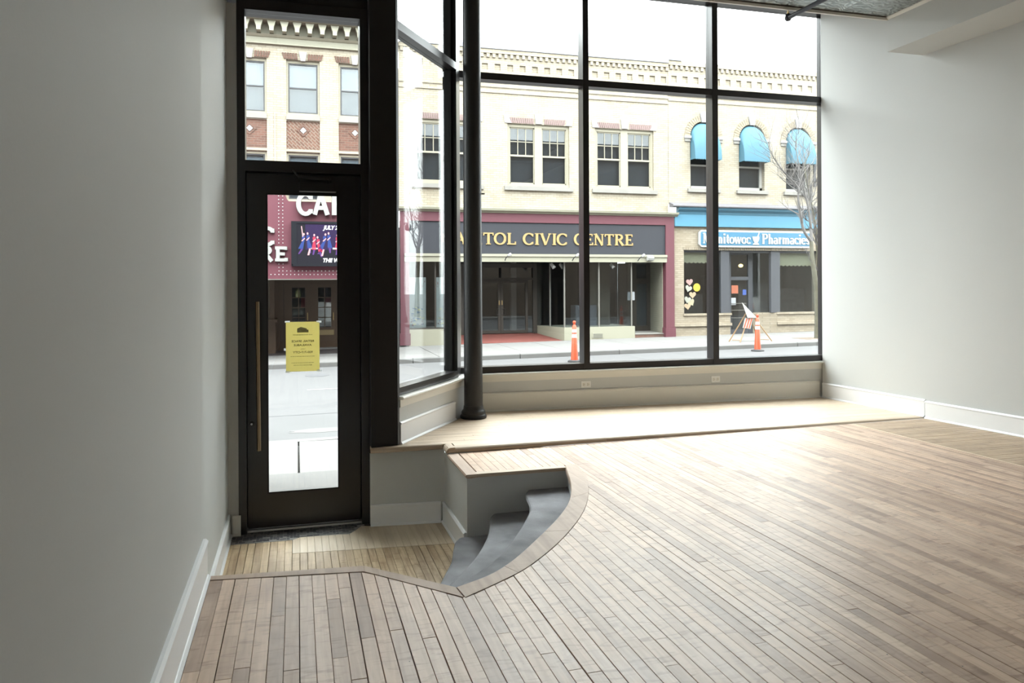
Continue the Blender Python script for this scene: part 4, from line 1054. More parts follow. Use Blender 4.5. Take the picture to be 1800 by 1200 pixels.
for x0, x1 in WX:
    z0, z1 = 4.575, 6.655; y0 = YF + 0.06; xm = (x0 + x1) / 2
    f = MB(); f.box(x0, x0 + 0.09, y0, y0 + 0.12, z0, z1); f.box(x1 - 0.09, x1, y0, y0 + 0.12, z0, z1); f.box(xm - 0.13, xm + 0.13, y0 - 0.01, y0 + 0.12, z0, z1)
    f.box(x0 + 0.09, x1 - 0.09, y0, y0 + 0.12, z1 - 0.10, z1); f.box(x0, x1, y0 - 0.03, y0 + 0.12, z0 - 0.004, z0 + 0.09)
    wv = obj('window', f, 'sash_cream', civ)
    for sa, sb in ((x0 + 0.09, xm - 0.13), (xm + 0.13, x1 - 0.09)):
        s_ = MB(); zb_, zt_ = z0 + 0.09, z1 - 0.10; zm = zb_ + (zt_ - zb_) * 0.5; ya_, yb_ = y0 + 0.03, y0 + 0.08
        s_.box(sa, sa + 0.035, ya_, yb_, zb_, zt_); s_.box(sb - 0.035, sb, ya_, yb_, zb_, zt_)
        s_.box(sa, sb, ya_ - 0.01, yb_, zm - 0.03, zm + 0.03); s_.box(sa, sb, ya_, yb_, zb_, zb_ + 0.05); s_.box(sa, sb, ya_, yb_, zt_ - 0.04, zt_)
        wdt = (sb - sa - 0.07 - 0.05) / 3; hgt = (zt_ - 0.04 - zm - 0.03 - 0.025) / 2
        for i in (1, 2): s_.box(sa + 0.035 + i * (wdt + 0.025) - 0.025, sa + 0.035 + i * (wdt + 0.025), ya_ + 0.01, yb_, zm + 0.03, zt_ - 0.04)
        s_.box(sa, sb, ya_ + 0.01, yb_, zm + 0.03 + hgt, zm + 0.03 + hgt + 0.025)
        obj('sash', s_, 'sash_cream', wv)
        for i in range(3):
            for j in range(2):
                xa_ = sa + 0.035 + i * (wdt + 0.025); za_ = zm + 0.03 + j * (hgt + 0.025)
                pane_at(wv, xa_, xa_ + wdt, za_, za_ + hgt, y0 + 0.06)
        pane_at(wv, sa + 0.035, sb - 0.035, zb_ + 0.05, zm - 0.03, y0 + 0.06)
    obj('dark_room_panel', MB().box(x0 + 0.05, x1 - 0.05, y0 + 0.14, y0 + 0.16, z0, z1), 'room_dark', wv)  # dark sheet in place of the unlit room behind the panes
    obj('window_sill', MB().box(x0 - 0.12, x1 + 0.12, YF - 0.09, YF + 0.06, 4.44, 4.572), 'sill_stone', civ)
    for xa_, sgn in ((x0 - 0.10, 1), (x1 + 0.10, -1)):
        obj('lintel_stone', MB().front([(xa_, 6.67), (xa_ + sgn * 0.24, 6.67), (xa_ + sgn * 0.14, 6.90), (xa_ - sgn * 0.03, 6.92)], YF - 0.03, YF + 0.02), 'limestone', civ)
    obj('keystone', MB().front([(xm - 0.11, 6.68), (xm + 0.11, 6.68), (xm + 0.15, 7.00), (xm - 0.15, 7.00)], YF - 0.04, YF + 0.02), 'limestone', civ)
    v = MB(); q = x0 + 0.14
    while q < x1 - 0.18:
        if abs(q + 0.025 - xm) > 0.16:
            lean = (q - xm) * 0.06; v.front([(q, 6.675), (q + 0.052, 6.675), (q + 0.052 + lean, 6.86), (q + lean, 6.86)], YF - 0.02, YF + 0.02)
        q += 0.072
    stuff(obj('brick_lintel', v, 'lintel_brick', civ))
# shopfront
obj('cornice', MB().side([(YF + 0.0, 3.66), (YF - 0.12, 3.66), (YF - 0.16, 3.70), (YF - 0.24, 3.73), (YF - 0.26, 3.80), (YF, 3.83)], 3.10, 12.92), 'cornice_paint', civ)
obj('maroon_band', MB().box(3.17, 12.80, YF - 0.10, YF, 3.36, 3.66), 'maroon', civ)
obj('sign_board', MB().box(3.47, 12.468, YF - 0.06, YF, 2.312, 3.36), 'sign_charcoal', civ)
word(civ, 'CAPITOL', 4.52, 7.02, 2.625, 0.385, YF - 0.095, 0.034, 0.20, 0.10, 0.07, 'gold')
word(civ, 'CIVIC', 7.26, 8.83, 2.625, 0.385, YF - 0.095, 0.034, 0.20, 0.10, 0.07, 'gold')
word(civ, 'CENTRE', 9.07, 11.25, 2.63, 0.385, YF - 0.095, 0.034, 0.20, 0.10, 0.07, 'gold')
obj('fascia', MB().side([(YF, 2.05), (YF - 0.13, 2.05), (YF - 0.13, 2.20), (YF - 0.17, 2.23), (YF - 0.17, 2.312), (YF, 2.312)], 3.30, 12.50), 'cornice_paint', civ)
for xa, xb in ((3.17, 3.45), (12.47, 12.80)):
    obj('pilaster', MB().box(xa, xb, YF - 0.11, YF + 0.12, -0.62, 3.36), 'maroon', civ)
    obj('pilaster_base', MB().box(xa - 0.03, xb + 0.03, YF - 0.14, YF + 0.12, -0.62, -0.24), 'maroon', civ)
for x in (6.60, 8.96, 11.37):
    arm = obj('sign_light', MB().tube([(x, YF - 0.17, 2.10), (x, YF - 0.30, 2.18), (x + 0.06, YF - 0.42, 2.26)], 0.016, 8), 'sash_dark', civ)
    obj('lamp_head', MB().tube([(x + 0.02, YF - 0.44, 2.24), (x + 0.13, YF - 0.40, 2.29)], [0.03, 0.055], 12), 'lamp_white', arm, smooth=True)
obj('fascia_camera', MB().side([(YF - 0.171, 2.10), (YF - 0.30, 2.12), (YF - 0.34, 2.20), (YF - 0.171, 2.30)], 11.70, 11.92), 'lamp_white', civ)  # white camera box on the fascia; gives no light
# interior of the shopfront
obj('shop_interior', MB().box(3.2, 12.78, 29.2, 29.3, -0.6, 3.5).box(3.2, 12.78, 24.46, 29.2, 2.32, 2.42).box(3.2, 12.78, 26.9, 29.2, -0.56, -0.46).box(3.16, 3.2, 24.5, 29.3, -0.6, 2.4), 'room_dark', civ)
obj('entry_paving', MB().prism([(5.15, YF + 0.02), (8.73, YF + 0.02), (8.32, 26.3), (5.5, 26.3)], -0.9, lambda x, y: lerp(gw(7), -0.44, (y - YF) / 1.9)), 'pavers', civ)
obj('bulkhead', MB().prism([(8.73, YF + 0.03), (11.34, YF + 0.03), (11.34, 26.2), (8.30, 26.2)], -0.66, -0.17), 'cornice_paint', civ)
obj('bulkhead', MB().prism([(3.45, YF + 0.03), (5.15, YF + 0.03), (5.5, 26.2), (3.45, 26.2)], -0.72, -0.13), 'cornice_paint', civ)
vent = obj('vent', MB().box(9.74, 10.16, YF + 0.015, YF + 0.03, -0.55, -0.36), 'cornice_paint', civ)
vg = MB()
for i in range(11):
    for j in range(3):
        cxv_ = 9.79 + i * 0.032; czv_ = -0.52 + j * 0.05; vg.front([(cxv_ - 0.013, czv_), (cxv_, czv_ - 0.021), (cxv_ + 0.013, czv_), (cxv_, czv_ + 0.021)], YF + 0.010, YF + 0.016)
stuff(obj('vent_slots', vg, 'dark_slot', vent))
def seg(p, q, w_, z0, z1, mat, parent, name):
    p = Vector(p); q = Vector(q); t = (q - p).normalized(); n_ = Vector((-t.y, t.x)) * w_ / 2
    return obj(name, MB().prism([tuple(p - n_), tuple(q - n_), tuple(q + n_), tuple(p + n_)], z0, z1), mat, parent)
GL = 'shop_glass'
for a, c_ in ((8.78, 10.00), (10.05, 11.22)): seg((a, YF + 0.10), (c_, YF + 0.10), 0.01, -0.165, 2.05, GL, civ, 'display_pane')
for x in (8.76, 10.02, 11.24): obj('display_mullion', MB().box(x - 0.022, x + 0.022, YF + 0.07, YF + 0.13, -0.165, 2.05), 'mullion_metal', civ)
seg((8.74, YF + 0.14), (8.52, 25.25), 0.01, -0.165, 2.05, GL, civ, 'display_pane'); seg((8.51, 25.32), (8.31, 26.15), 0.01, -0.165, 2.05, GL, civ, 'display_pane')
obj('display_mullion', MB().box(8.49, 8.54, 25.26, 25.31, -0.165, 2.05), 'mullion_metal', civ)
seg((11.24, YF + 0.14), (11.26, 26.0), 0.01, -0.165, 2.05, GL, civ, 'display_pane')
for a, c_ in ((3.47, 4.30), (4.34, 5.13)): seg((a, YF + 0.10), (c_, YF + 0.10), 0.01, -0.125, 2.05, GL, civ, 'display_pane')
for x in (4.32, 5.15): obj('display_mullion', MB().box(x - 0.022, x + 0.022, YF + 0.07, YF + 0.13, -0.125, 2.05), 'storefront_bronze', civ)
obj('display_rail', MB().box(3.45, 5.17, YF + 0.06, YF + 0.14, -0.128, -0.085), 'storefront_bronze', civ)
seg((5.16, YF + 0.14), (5.50, 26.15), 0.01, -0.125, 2.05, GL, civ, 'display_pane')
# double entry doors
YD = 26.2
obj('entry_wall', MB().box(8.16, 8.46, YD - 0.05, YD + 0.1, -0.45, 2.06).box(5.45, 5.78, YD - 0.05, YD + 0.1, -0.45, 2.06).box(5.78, 8.16, YD - 0.03, YD + 0.06, 1.90, 2.06).box(5.78, 8.16, YD - 0.03, YD + 0.06, 1.46, 1.54), 'storefront_bronze', civ)
for xa, xb in ((5.95, 6.955), (6.965, 7.97)):
    lf = obj('entry_door', MB().box(xa, xa + 0.09, YD - 0.03, YD + 0.03, -0.43, 1.45).box(xb - 0.09, xb, YD - 0.03, YD + 0.03, -0.43, 1.45).box(xa + 0.09, xb - 0.09, YD - 0.03, YD + 0.03, -0.43, -0.33).box(xa + 0.09, xb - 0.09, YD - 0.03, YD + 0.03, 1.36, 1.45), 'storefront_bronze', civ)
    pane_at(lf, xa + 0.09, xb - 0.09, -0.33, 1.36, YD)
    hx = xb - 0.045 if xa < 6.5 else xa + 0.045; sg = -1 if xa < 6.5 else 1
    obj('door_pull', MB().tube([(hx, YD - 0.05, 0.44), (hx + sg * 0.10, YD - 0.09, 0.44), (hx + sg * 0.10, YD - 0.09, 0.24), (hx, YD - 0.05, 0.24)], 0.012, 8), 'sash_dark', lf)
    obj('push_plate', MB().box(hx - 0.022, hx + 0.022, YD - 0.04, YD - 0.03, 0.58, 0.74), 'gold', lf)
for xa, xb in ((5.78, 5.94), (7.98, 8.16)): pane_at(civ, xa, xb, -0.43, 1.46, YD)
for xa, xb in ((5.82, 6.9), (7.0, 8.12)): pane_at(civ, xa, xb, 1.54, 1.90, YD)
for xa in (6.05, 7.72): obj('inner_column', MB().box(xa, xa + 0.21, YD + 1.3, YD + 1.5, -0.46, 2.3), 'limestone', civ)
# recessed side door
YS = 26.0
obj('brick_return', MB().prism([(12.44, YF + 0.13), (12.49, YF + 0.13), (12.78, YS + 0.1), (12.70, YS + 0.1)], -0.46, 2.06), 'white_brick', civ)
obj('side_step', MB().prism([(11.345, YF + 0.04), (12.44, YF + 0.04), (12.69, YS), (11.345, YS)], -0.72, -0.465), 'red_brick', civ)
obj('step_tread', MB().prism([(11.345, YF + 0.02), (12.45, YF + 0.02), (12.69, YS), (11.345, YS)], -0.464, -0.44), 'sill_stone', civ)
sd = obj('side_door', MB().box(11.4, 11.98, YS - 0.04, YS + 0.04, -0.44, 2.06).box(11.98, 12.12, YS - 0.04, YS + 0.04, -0.44, 2.06).box(12.55, 12.69, YS - 0.04, YS + 0.04, -0.44, 2.06).box(12.12, 12.55, YS - 0.04, YS + 0.04, -0.44, -0.25).box(12.12, 12.55, YS - 0.04, YS + 0.04, 1.30, 1.50), 'storefront_bronze', civ)
pane_at(sd, 12.12, 12.55, -0.25, 1.30, YS); pane_at(sd, 12.12, 12.55, 1.50, 2.04, YS)
obj('door_curtain', MB().box(12.12, 12.55, YS + 0.06, YS + 0.08, -0.25, 2.04), 'blind_grey', sd)
obj('door_notice', MB().box(11.32, 11.60, YF + 0.60, YF + 0.61, 0.72, 1.02), 'sheet_white', civ)
obj('shop_display_box', MB().box(9.5, 10.3, 25.4, 25.9, -0.168, 0.55), 'blind_grey', civ)
obj('shop_partition', MB().box(10.1, 10.9, 25.6, 25.7, -0.168, 2.0), 'shop_inside', civ)
for x, y in ((8.35, 24.62), (8.72, 24.75), (10.53, 24.62)):
    sp_ = obj('display_spotlight', MB().tube([(x, y, 2.04), (x, y, 1.99)], 0.012, 8), 'lamp_white', civ)
    obj('lamp_head', MB().tube([(x - 0.03, y - 0.02, 2.0), (x + 0.06, y - 0.10, 1.86)], [0.05, 0.07], 12), 'lamp_white', sp_, smooth=True)
for xa, lab in ((3.46, 'white event poster with blue rows in the display window, by the maroon pilaster'), (4.36, 'white event poster with red stars in the display window, by the corner post')):
    t = thing('poster', (xa + 0.28, YF + 0.14, -0.09), lab, 'poster', 'posters in the display window')
    obj('sheet', MB().box(xa, xa + 0.56, YF + 0.135, YF + 0.141, -0.08, 1.55), 'poster_white', t)
    pr = {'poster_blue': MB(), 'poster_red': MB(), 'print_faint': MB()}
    for i in range(26):
        zc = R.uniform(0.0, 0.62); xc = xa + R.uniform(0.06, 0.44); pr[R.choice(('poster_blue', 'poster_blue', 'print_faint'))].box(xc, xc + R.uniform(0.03, 0.1), YF + 0.130, YF + 0.1345, zc, zc + R.uniform(0.015, 0.04))
    for i in range(18):
        xc = xa + (R.uniform(0.03, 0.14) if i % 2 else R.uniform(0.40, 0.52)); zc = R.choice((R.uniform(1.15, 1.5), R.uniform(-0.05, 0.25))); r_ = R.uniform(0.012, 0.03)
        if xa > 4 and i == 0: xc, zc, r_ = xa + 0.3, 1.32, 0.11
        pr['poster_red'].front([(xc + r_ * (1 if k % 2 == 0 else 0.42) * math.sin(k * math.pi / 5), zc + r_ * (1 if k % 2 == 0 else 0.42) * math.cos(k * math.pi / 5)) for k in range(10)], YF + 0.130, YF + 0.1345)
    for k_, m_ in pr.items(): stuff(obj('print', m_, k_, t))

# ================================================================= PHARMACY BUILDING
ph = thing('pharmacy_building', (16.4, YF, -0.56), 'cream brick pharmacy with blue awnings, blue cornice and a blue name sign', 'building')
AC = (14.03, 16.00, 17.97); AR = 0.53; SPR = 6.56
b = MB()
b.holes(12.64, 20.6, 4.10, 8.25, [(c_ - AR, c_ + AR, 4.68, 7.10) for c_ in AC], YF, 0.45)
sq = []; x = 12.78
while x < 20.3: sq.append((x, x + 0.20, 8.42, 8.66)); x += 0.432
b.holes(12.64, 20.6, 8.25, 8.82, sq, YF, 0.05, back=True); b.holes(12.64, 20.6, 8.82, 9.17, [], YF, 0.45)
for c_ in AC:                                            # brick filling the corners above each arch
    n = 10
    for s_ in (-1, 1):
        for i in range(n):
            a0 = math.pi / 2 * i / n; a1 = math.pi / 2 * (i + 1) / n
            p0 = (c_ + s_ * AR * math.cos(a0), SPR + AR * math.sin(a0)); p1 = (c_ + s_ * AR * math.cos(a1), SPR + AR * math.sin(a1))
            b.front([p0, (p0[0], 7.10), (p1[0], 7.10), p1], YF, YF + 0.40)
obj('brick_wall', b, 'cream_brick', ph)
d = MB(); x = 12.7
while x < 20.5: d.box(x, x + 0.10, YF - 0.055, YF, 8.885, 9.02); x += 0.203
stuff(obj('dentil_course', d, 'cream_brick', ph))
obj('corbel_band', MB().box(12.64, 20.6, YF - 0.065, YF, 9.02, 9.17), 'cream_brick', ph)
for za in (7.76, 7.95): obj('string_course', MB().box(12.64, 20.6, YF - 0.03, YF, za, za + 0.075), 'cream_brick', ph)
for c_ in AC:
    f = MB(); y0 = YF + 0.16
    x0, x1, z0 = c_ - AR, c_ + AR, 4.685
    f.box(x0, x0 + 0.10, y0, y0 + 0.1, z0, SPR + 0.4); f.box(x1 - 0.10, x1, y0, y0 + 0.1, z0, SPR + 0.4); f.box(x0, x1, y0, y0 + 0.1, z0, z0 + 0.12); f.box(x0 + 0.10, x1 - 0.10, y0, y0 + 0.08, 5.52, 5.58)
    wv = obj('window', f, 'sash_white', ph)
    pane_at(wv, x0 + 0.10, x1 - 0.10, z0 + 0.12, 5.52, y0 + 0.05); pane_at(wv, x0 + 0.10, x1 - 0.10, 5.58, 6.55, y0 + 0.05)
    obj('dark_room_panel', MB().box(x0, x1, y0 + 0.14, y0 + 0.16, z0, 7.08), 'room_dark', wv)  # dark panel standing for the unlit room behind the sashes
    obj('window_sill', MB().box(x0 - 0.12, x1 + 0.12, YF - 0.10, YF + 0.15, 4.56, 4.68), 'sill_stone', ph)
    v = MB(); n = 23
    for i in range(n):
        a0 = math.pi * (i + 0.06) / n; a1 = math.pi * (i + 0.94) / n
        if abs((a0 + a1) / 2 - math.pi / 2) < 0.14: continue
        v.front([(c_ + r_ * math.cos(a), SPR + r_ * math.sin(a)) for r_, a in ((AR + 0.005, a0), (AR + 0.22, a0), (AR + 0.22, a1), (AR + 0.005, a1))], YF - 0.035, YF + 0.02)
    stuff(obj('arch_bricks', v, 'pale_brick', ph))
    obj('keystone', MB().front([(c_ - 0.09, 7.06), (c_ + 0.09, 7.06), (c_ + 0.15, 7.38), (c_, 7.46), (c_ - 0.15, 7.38)], YF - 0.07, YF + 0.02), 'limestone', ph)
    for s_ in (-1, 1):
        xi = c_ + s_ * (AR + 0.11)
        obj('impost_stone', MB().box(xi - 0.13, xi + 0.13, YF - 0.07, YF + 0.02, 6.47, 6.56), 'limestone', ph)
        obj('impost_stone', MB().box(xi - 0.11, xi + 0.11, YF - 0.04, YF + 0.02, 6.36, 6.465), 'sill_stone', ph)
    # domed awning
    a_ = MB(); nu, nt_ = 14, 8; ar = AR - 0.03; zb_ = 5.78; D = 0.36
    grid = []
    for i in range(nu + 1):
        u = -math.cos(math.pi * i / nu); zw = SPR + math.sqrt(max(0, 1 - u * u)) * ar
        rowp = []
        for j in range(nt_ + 1):
            tt = math.pi / 2 * j / nt_
            rowp.append((c_ + ar * u * (1 + 0.06 * math.sin(tt)), YF + 0.10 - (D + 0.1) * math.sin(tt) ** 1.1, zb_ + (zw - zb_) * math.cos(tt) ** 0.85))
        grid.append(rowp)
    vs_ = [p for r_ in grid for p in r_]; k = nt_ + 1
    a_.add(vs_, [(i * k + j, (i + 1) * k + j, (i + 1) * k + j + 1, i * k + j + 1) for i in range(nu) for j in range(nt_)])
    for e in (0, nu):
        ro = grid[e]; a_.add(ro + [(ro[0][0], ro[0][1], zb_)], [tuple(range(len(ro) + 1))])
    aw_ = obj('awning', a_, 'awning_blue', ph, smooth=True)
    vl = MB(); n = 12; rim = [g_[-1] for g_ in grid]; xa_, xb_, yr = rim[0][0], rim[-1][0], rim[0][1]
    pts_ = [(xa_, zb_ + 0.005)] + [(xb_, zb_ + 0.005)]
    zz = []
    for i in range(n * 4, -1, -1):
        zz.append((lerp(xa_, xb_, i / (n * 4)), zb_ - 0.07 - 0.035 * abs(math.sin(math.pi * i / 4))))
    vl.front(pts_ + zz, yr - 0.004, yr + 0.004)
    for xe in (xa_, xb_): vl.box(xe - 0.003, xe + 0.003, yr, YF - 0.01, zb_ - 0.08, zb_ + 0.005)
    obj('valance', vl, 'awning_blue', aw_)
obj('black_shutter', MB().box(18.62, 18.70, YF - 0.06, YF, 4.9, 5.95), 'sash_dark', ph)  # dark strip standing for the black shutters beside the window
obj('roof_lip', MB().side([(YF, 4.00), (YF - 0.30, 4.00), (YF - 0.32, 4.03), (YF - 0.30, 4.08), (YF, 4.18)], 12.66, 20.6), 'roof_grey', ph)
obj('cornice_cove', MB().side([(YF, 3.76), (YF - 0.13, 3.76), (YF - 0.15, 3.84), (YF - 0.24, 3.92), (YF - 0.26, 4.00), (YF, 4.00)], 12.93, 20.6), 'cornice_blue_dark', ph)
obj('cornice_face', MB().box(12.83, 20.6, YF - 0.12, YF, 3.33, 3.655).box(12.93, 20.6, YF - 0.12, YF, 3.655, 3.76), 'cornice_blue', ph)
b = MB().holes(12.81, 20.6, -0.70, 3.33, [(13.23, 18.80, -0.71, 2.50)], YF, 0.35)
obj('shopfront_brick', b, 'pale_brick', ph)
v = MB(); x = 13.2
while x < 18.8: v.box(x, x + 0.062, YF - 0.015, YF + 0.02, 2.50, 2.60); x += 0.075
stuff(obj('soldier_course', v, 'pale_brick', ph))
obj('bulkhead', MB().prism([(13.23, YF + 0.02), (15.10, YF + 0.02), (15.34, 24.95), (13.23, 24.95)], -0.72, 0.22), 'pale_brick', ph)
obj('bulkhead', MB().prism([(17.05, YF + 0.02), (18.80, YF + 0.02), (18.80, 24.95), (16.32, 24.95), (16.45, 24.75)], -0.72, 0.22), 'pale_brick', ph)
obj('bulkhead_ledge', MB().box(12.79, 15.13, YF - 0.05, YF + 0.03, -0.22, -0.12), 'pale_brick', ph)
obj('bulkhead_ledge', MB().box(13.20, 15.13, YF - 0.03, YF + 0.04, 0.16, 0.235), 'pale_brick', ph)
obj('bulkhead_ledge', MB().box(17.03, 18.80, YF - 0.03, YF + 0.04, 0.16, 0.235), 'pale_brick', ph)
obj('bulkhead_ledge', MB().box(17.03, 18.80, YF - 0.05, YF + 0.03, -0.22, -0.12), 'pale_brick', ph)
YB = 24.50
obj('frame_post', MB().box(14.74, 15.08, YB - 0.05, YB + 0.08, 0.22, 2.50), 'pillar_grey', ph)
obj('frame_post', MB().box(16.82, 17.20, YB - 0.05, YB + 0.08, 0.22, 2.50), 'pillar_grey', ph)
obj('frame_head', MB().box(13.23, 18.80, YB + 0.0, YB + 0.1, 2.42, 2.50), 'pillar_grey', ph)
obj('display_pane', MB().box(13.24, 14.74, YB, YB + 0.01, 0.225, 2.42), GL, ph); obj('display_pane', MB().box(17.20, 18.79, YB, YB + 0.01, 0.225, 2.42), GL, ph)
seg((15.08, YB + 0.05), (15.34, 24.90), 0.01, 0.225, 2.42, GL, ph, 'display_pane'); seg((16.84, YB + 0.08), (16.34, 24.90), 0.01, 0.225, 2.42, GL, ph, 'display_pane')
YP = 24.95
dr = obj('shop_door', MB().box(15.34, 15.44, YP - 0.03, YP + 0.03, -0.58, 2.45).box(16.16, 16.36, YP - 0.04, YP + 0.04, -0.58, 2.45).box(15.44, 16.16, YP - 0.03, YP + 0.03, -0.56, -0.40).box(15.44, 16.16, YP - 0.03, YP + 0.03, 1.42, 1.55).box(15.44, 16.16, YP - 0.03, YP + 0.03, 2.36, 2.45), 'pillar_grey', ph)
pane_at(dr, 15.44, 16.16, -0.40, 1.42, YP); pane_at(dr, 15.44, 16.16, 1.55, 2.36, YP)
for z_ in (0.02, 0.30, 0.55): obj('push_bar', MB().box(15.44, 16.05, YP - 0.05, YP - 0.035, z_, z_ + 0.02), 'mullion_metal', dr)
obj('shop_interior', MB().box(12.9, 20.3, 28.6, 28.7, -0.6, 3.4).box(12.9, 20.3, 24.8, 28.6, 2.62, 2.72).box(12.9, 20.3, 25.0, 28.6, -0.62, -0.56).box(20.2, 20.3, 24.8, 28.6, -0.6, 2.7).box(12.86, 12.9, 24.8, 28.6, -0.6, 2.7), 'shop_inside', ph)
for xa, xb, ya, zt in ((13.6, 15.0, 26.2, 0.9), (16.3, 17.6, 25.8, 1.3), (17.9, 19.4, 26.0, 1.1), (15.6, 15.9, 27.0, 1.6)):
    obj('shelf_unit', MB().box(xa, xb, ya, ya + 0.4, -0.55, zt), 'shelf_goods', ph)
for xa, xb in ((13.25, 14.74), (17.22, 18.78)):
    n = 9; z_ = 2.08 if xa < 15 else 1.98
    low = [(lerp(xa, xb, i / (n * 4)), z_ - 0.05 * abs(math.sin(math.pi * i / 4))) for i in range(n * 4, -1, -1)]
    obj('window_valance', MB().front([(xa, 2.42), (xb, 2.42)] + low, YB + 0.14, YB + 0.15), 'valance', ph)
bl = obj('shop_lamp', MB().lathe([(0.0, -0.07), (0.06, -0.05), (0.09, 0.0), (0.06, 0.05), (0.0, 0.07)], (16.35, 25.7, 1.98), 12), 'warm_bulb', ph, smooth=True)
for xa, za, w_, h_, m_ in ((15.47, 0.93, 0.28, 0.30, 'sheet_orange'), (15.46, 0.50, 0.19, 0.27, 'sheet_white'), (15.94, 0.87, 0.15, 0.20, 'sheet_blue')):
    obj('door_notice', MB().box(xa, xa + w_, YP - 0.012, YP - 0.007, za, za + h_), m_, dr)
# name board
sx0, sx1, sz0, sz1, ch = 13.78, 18.46, 2.605, 3.215, 0.10
def octo(i): return [(sx0 + ch, sz0 + i), (sx1 - ch, sz0 + i), (sx1 - i, sz0 + ch), (sx1 - i, sz1 - ch), (sx1 - ch, sz1 - i), (sx0 + ch, sz1 - i), (sx0 + i, sz1 - ch), (sx0 + i, sz0 + ch)]
sb = obj('name_board', MB().front(octo(0), YF - 0.10, YF - 0.02), 'sign_white', ph)
obj('name_panel', MB().front(octo(0.065), YF - 0.108, YF - 0.101), 'sign_blue', sb)
word(sb, 'Manitowoc', 13.92, 15.86, 2.735, 0.37, YF - 0.128, 0.018, 0.21, 0.10, 0.06, 'sign_white')
word(sb, 'Pharmacies', 16.32, 18.36, 2.735, 0.37, YF - 0.128, 0.018, 0.21, 0.10, 0.06, 'sign_white')
mo = MB(); mx_ = 16.08
mo.front([(mx_ - 0.13, 2.70), (mx_ + 0.13, 2.70), (mx_ + 0.11, 2.75), (mx_ + 0.055, 2.78), (mx_ + 0.10, 2.83), (mx_ + 0.14, 2.93), (mx_ + 0.14, 3.00), (mx_ - 0.15, 3.00), (mx_ - 0.14, 2.93), (mx_ - 0.10, 2.83), (mx_ - 0.055, 2.78), (mx_ - 0.11, 2.75)], YF - 0.128, YF - 0.11)
mo.front([(mx_ + 0.05, 3.0), (mx_ + 0.10, 3.0), (mx_ + 0.155, 3.13), (mx_ + 0.12, 3.15)], YF - 0.128, YF - 0.11)
obj('mortar_emblem', mo, 'sign_white', sb)
def heart(cx_, cz_, s_, rot):
    out = []
    for i in range(24):
        t = 2 * math.pi * i / 24; x = 16 * math.sin(t) ** 3; z = 13 * math.cos(t) - 5 * math.cos(2 * t) - 2 * math.cos(3 * t) - math.cos(4 * t)
        x, z = x * s_ / 32, z * s_ / 32
        out.append((cx_ + x * math.cos(rot) - z * math.sin(rot), cz_ + x * math.sin(rot) + z * math.cos(rot)))
    return out
for (xc, zc, r_, m_, lab) in ((13.50, 1.36, 0.1, 'heart_pink', 'pink paper heart highest on the pharmacy window'), (13.46, 1.13, -0.3, 'heart_white', 'greyish white paper heart just under the pink heart'),
                              (13.62, 0.90, 0.0, 'heart_peach', 'peach paper heart in the middle of the heart column'), (13.42, 0.73, -0.25, 'heart_white', 'greyish white paper heart below the peach heart'),
                              (13.57, 0.63, 0.5, 'heart_cream', 'cream paper heart tilted beside the lower white heart'), (13.42, 0.50, 0.15, 'heart_peach', 'peach paper heart lowest on the pharmacy window')):
    o = obj('paper_heart', MB().front(heart(xc, zc, 0.27, r_), YB - 0.006 - zc * 0.002, YB - 0.003 - zc * 0.002), m_); tag(o, lab, 'heart', 'paper hearts on the pharmacy window')
o = obj('balloon_sticker', MB().front([(13.79 + 0.14 * math.cos(k * math.pi / 12), 1.165 + 0.145 * math.sin(k * math.pi / 12)) for k in range(24)], YB - 0.006, YB - 0.002), 'balloon_yellow')
tag(o, 'round yellow sticker beside the hearts on the pharmacy window', 'sticker')

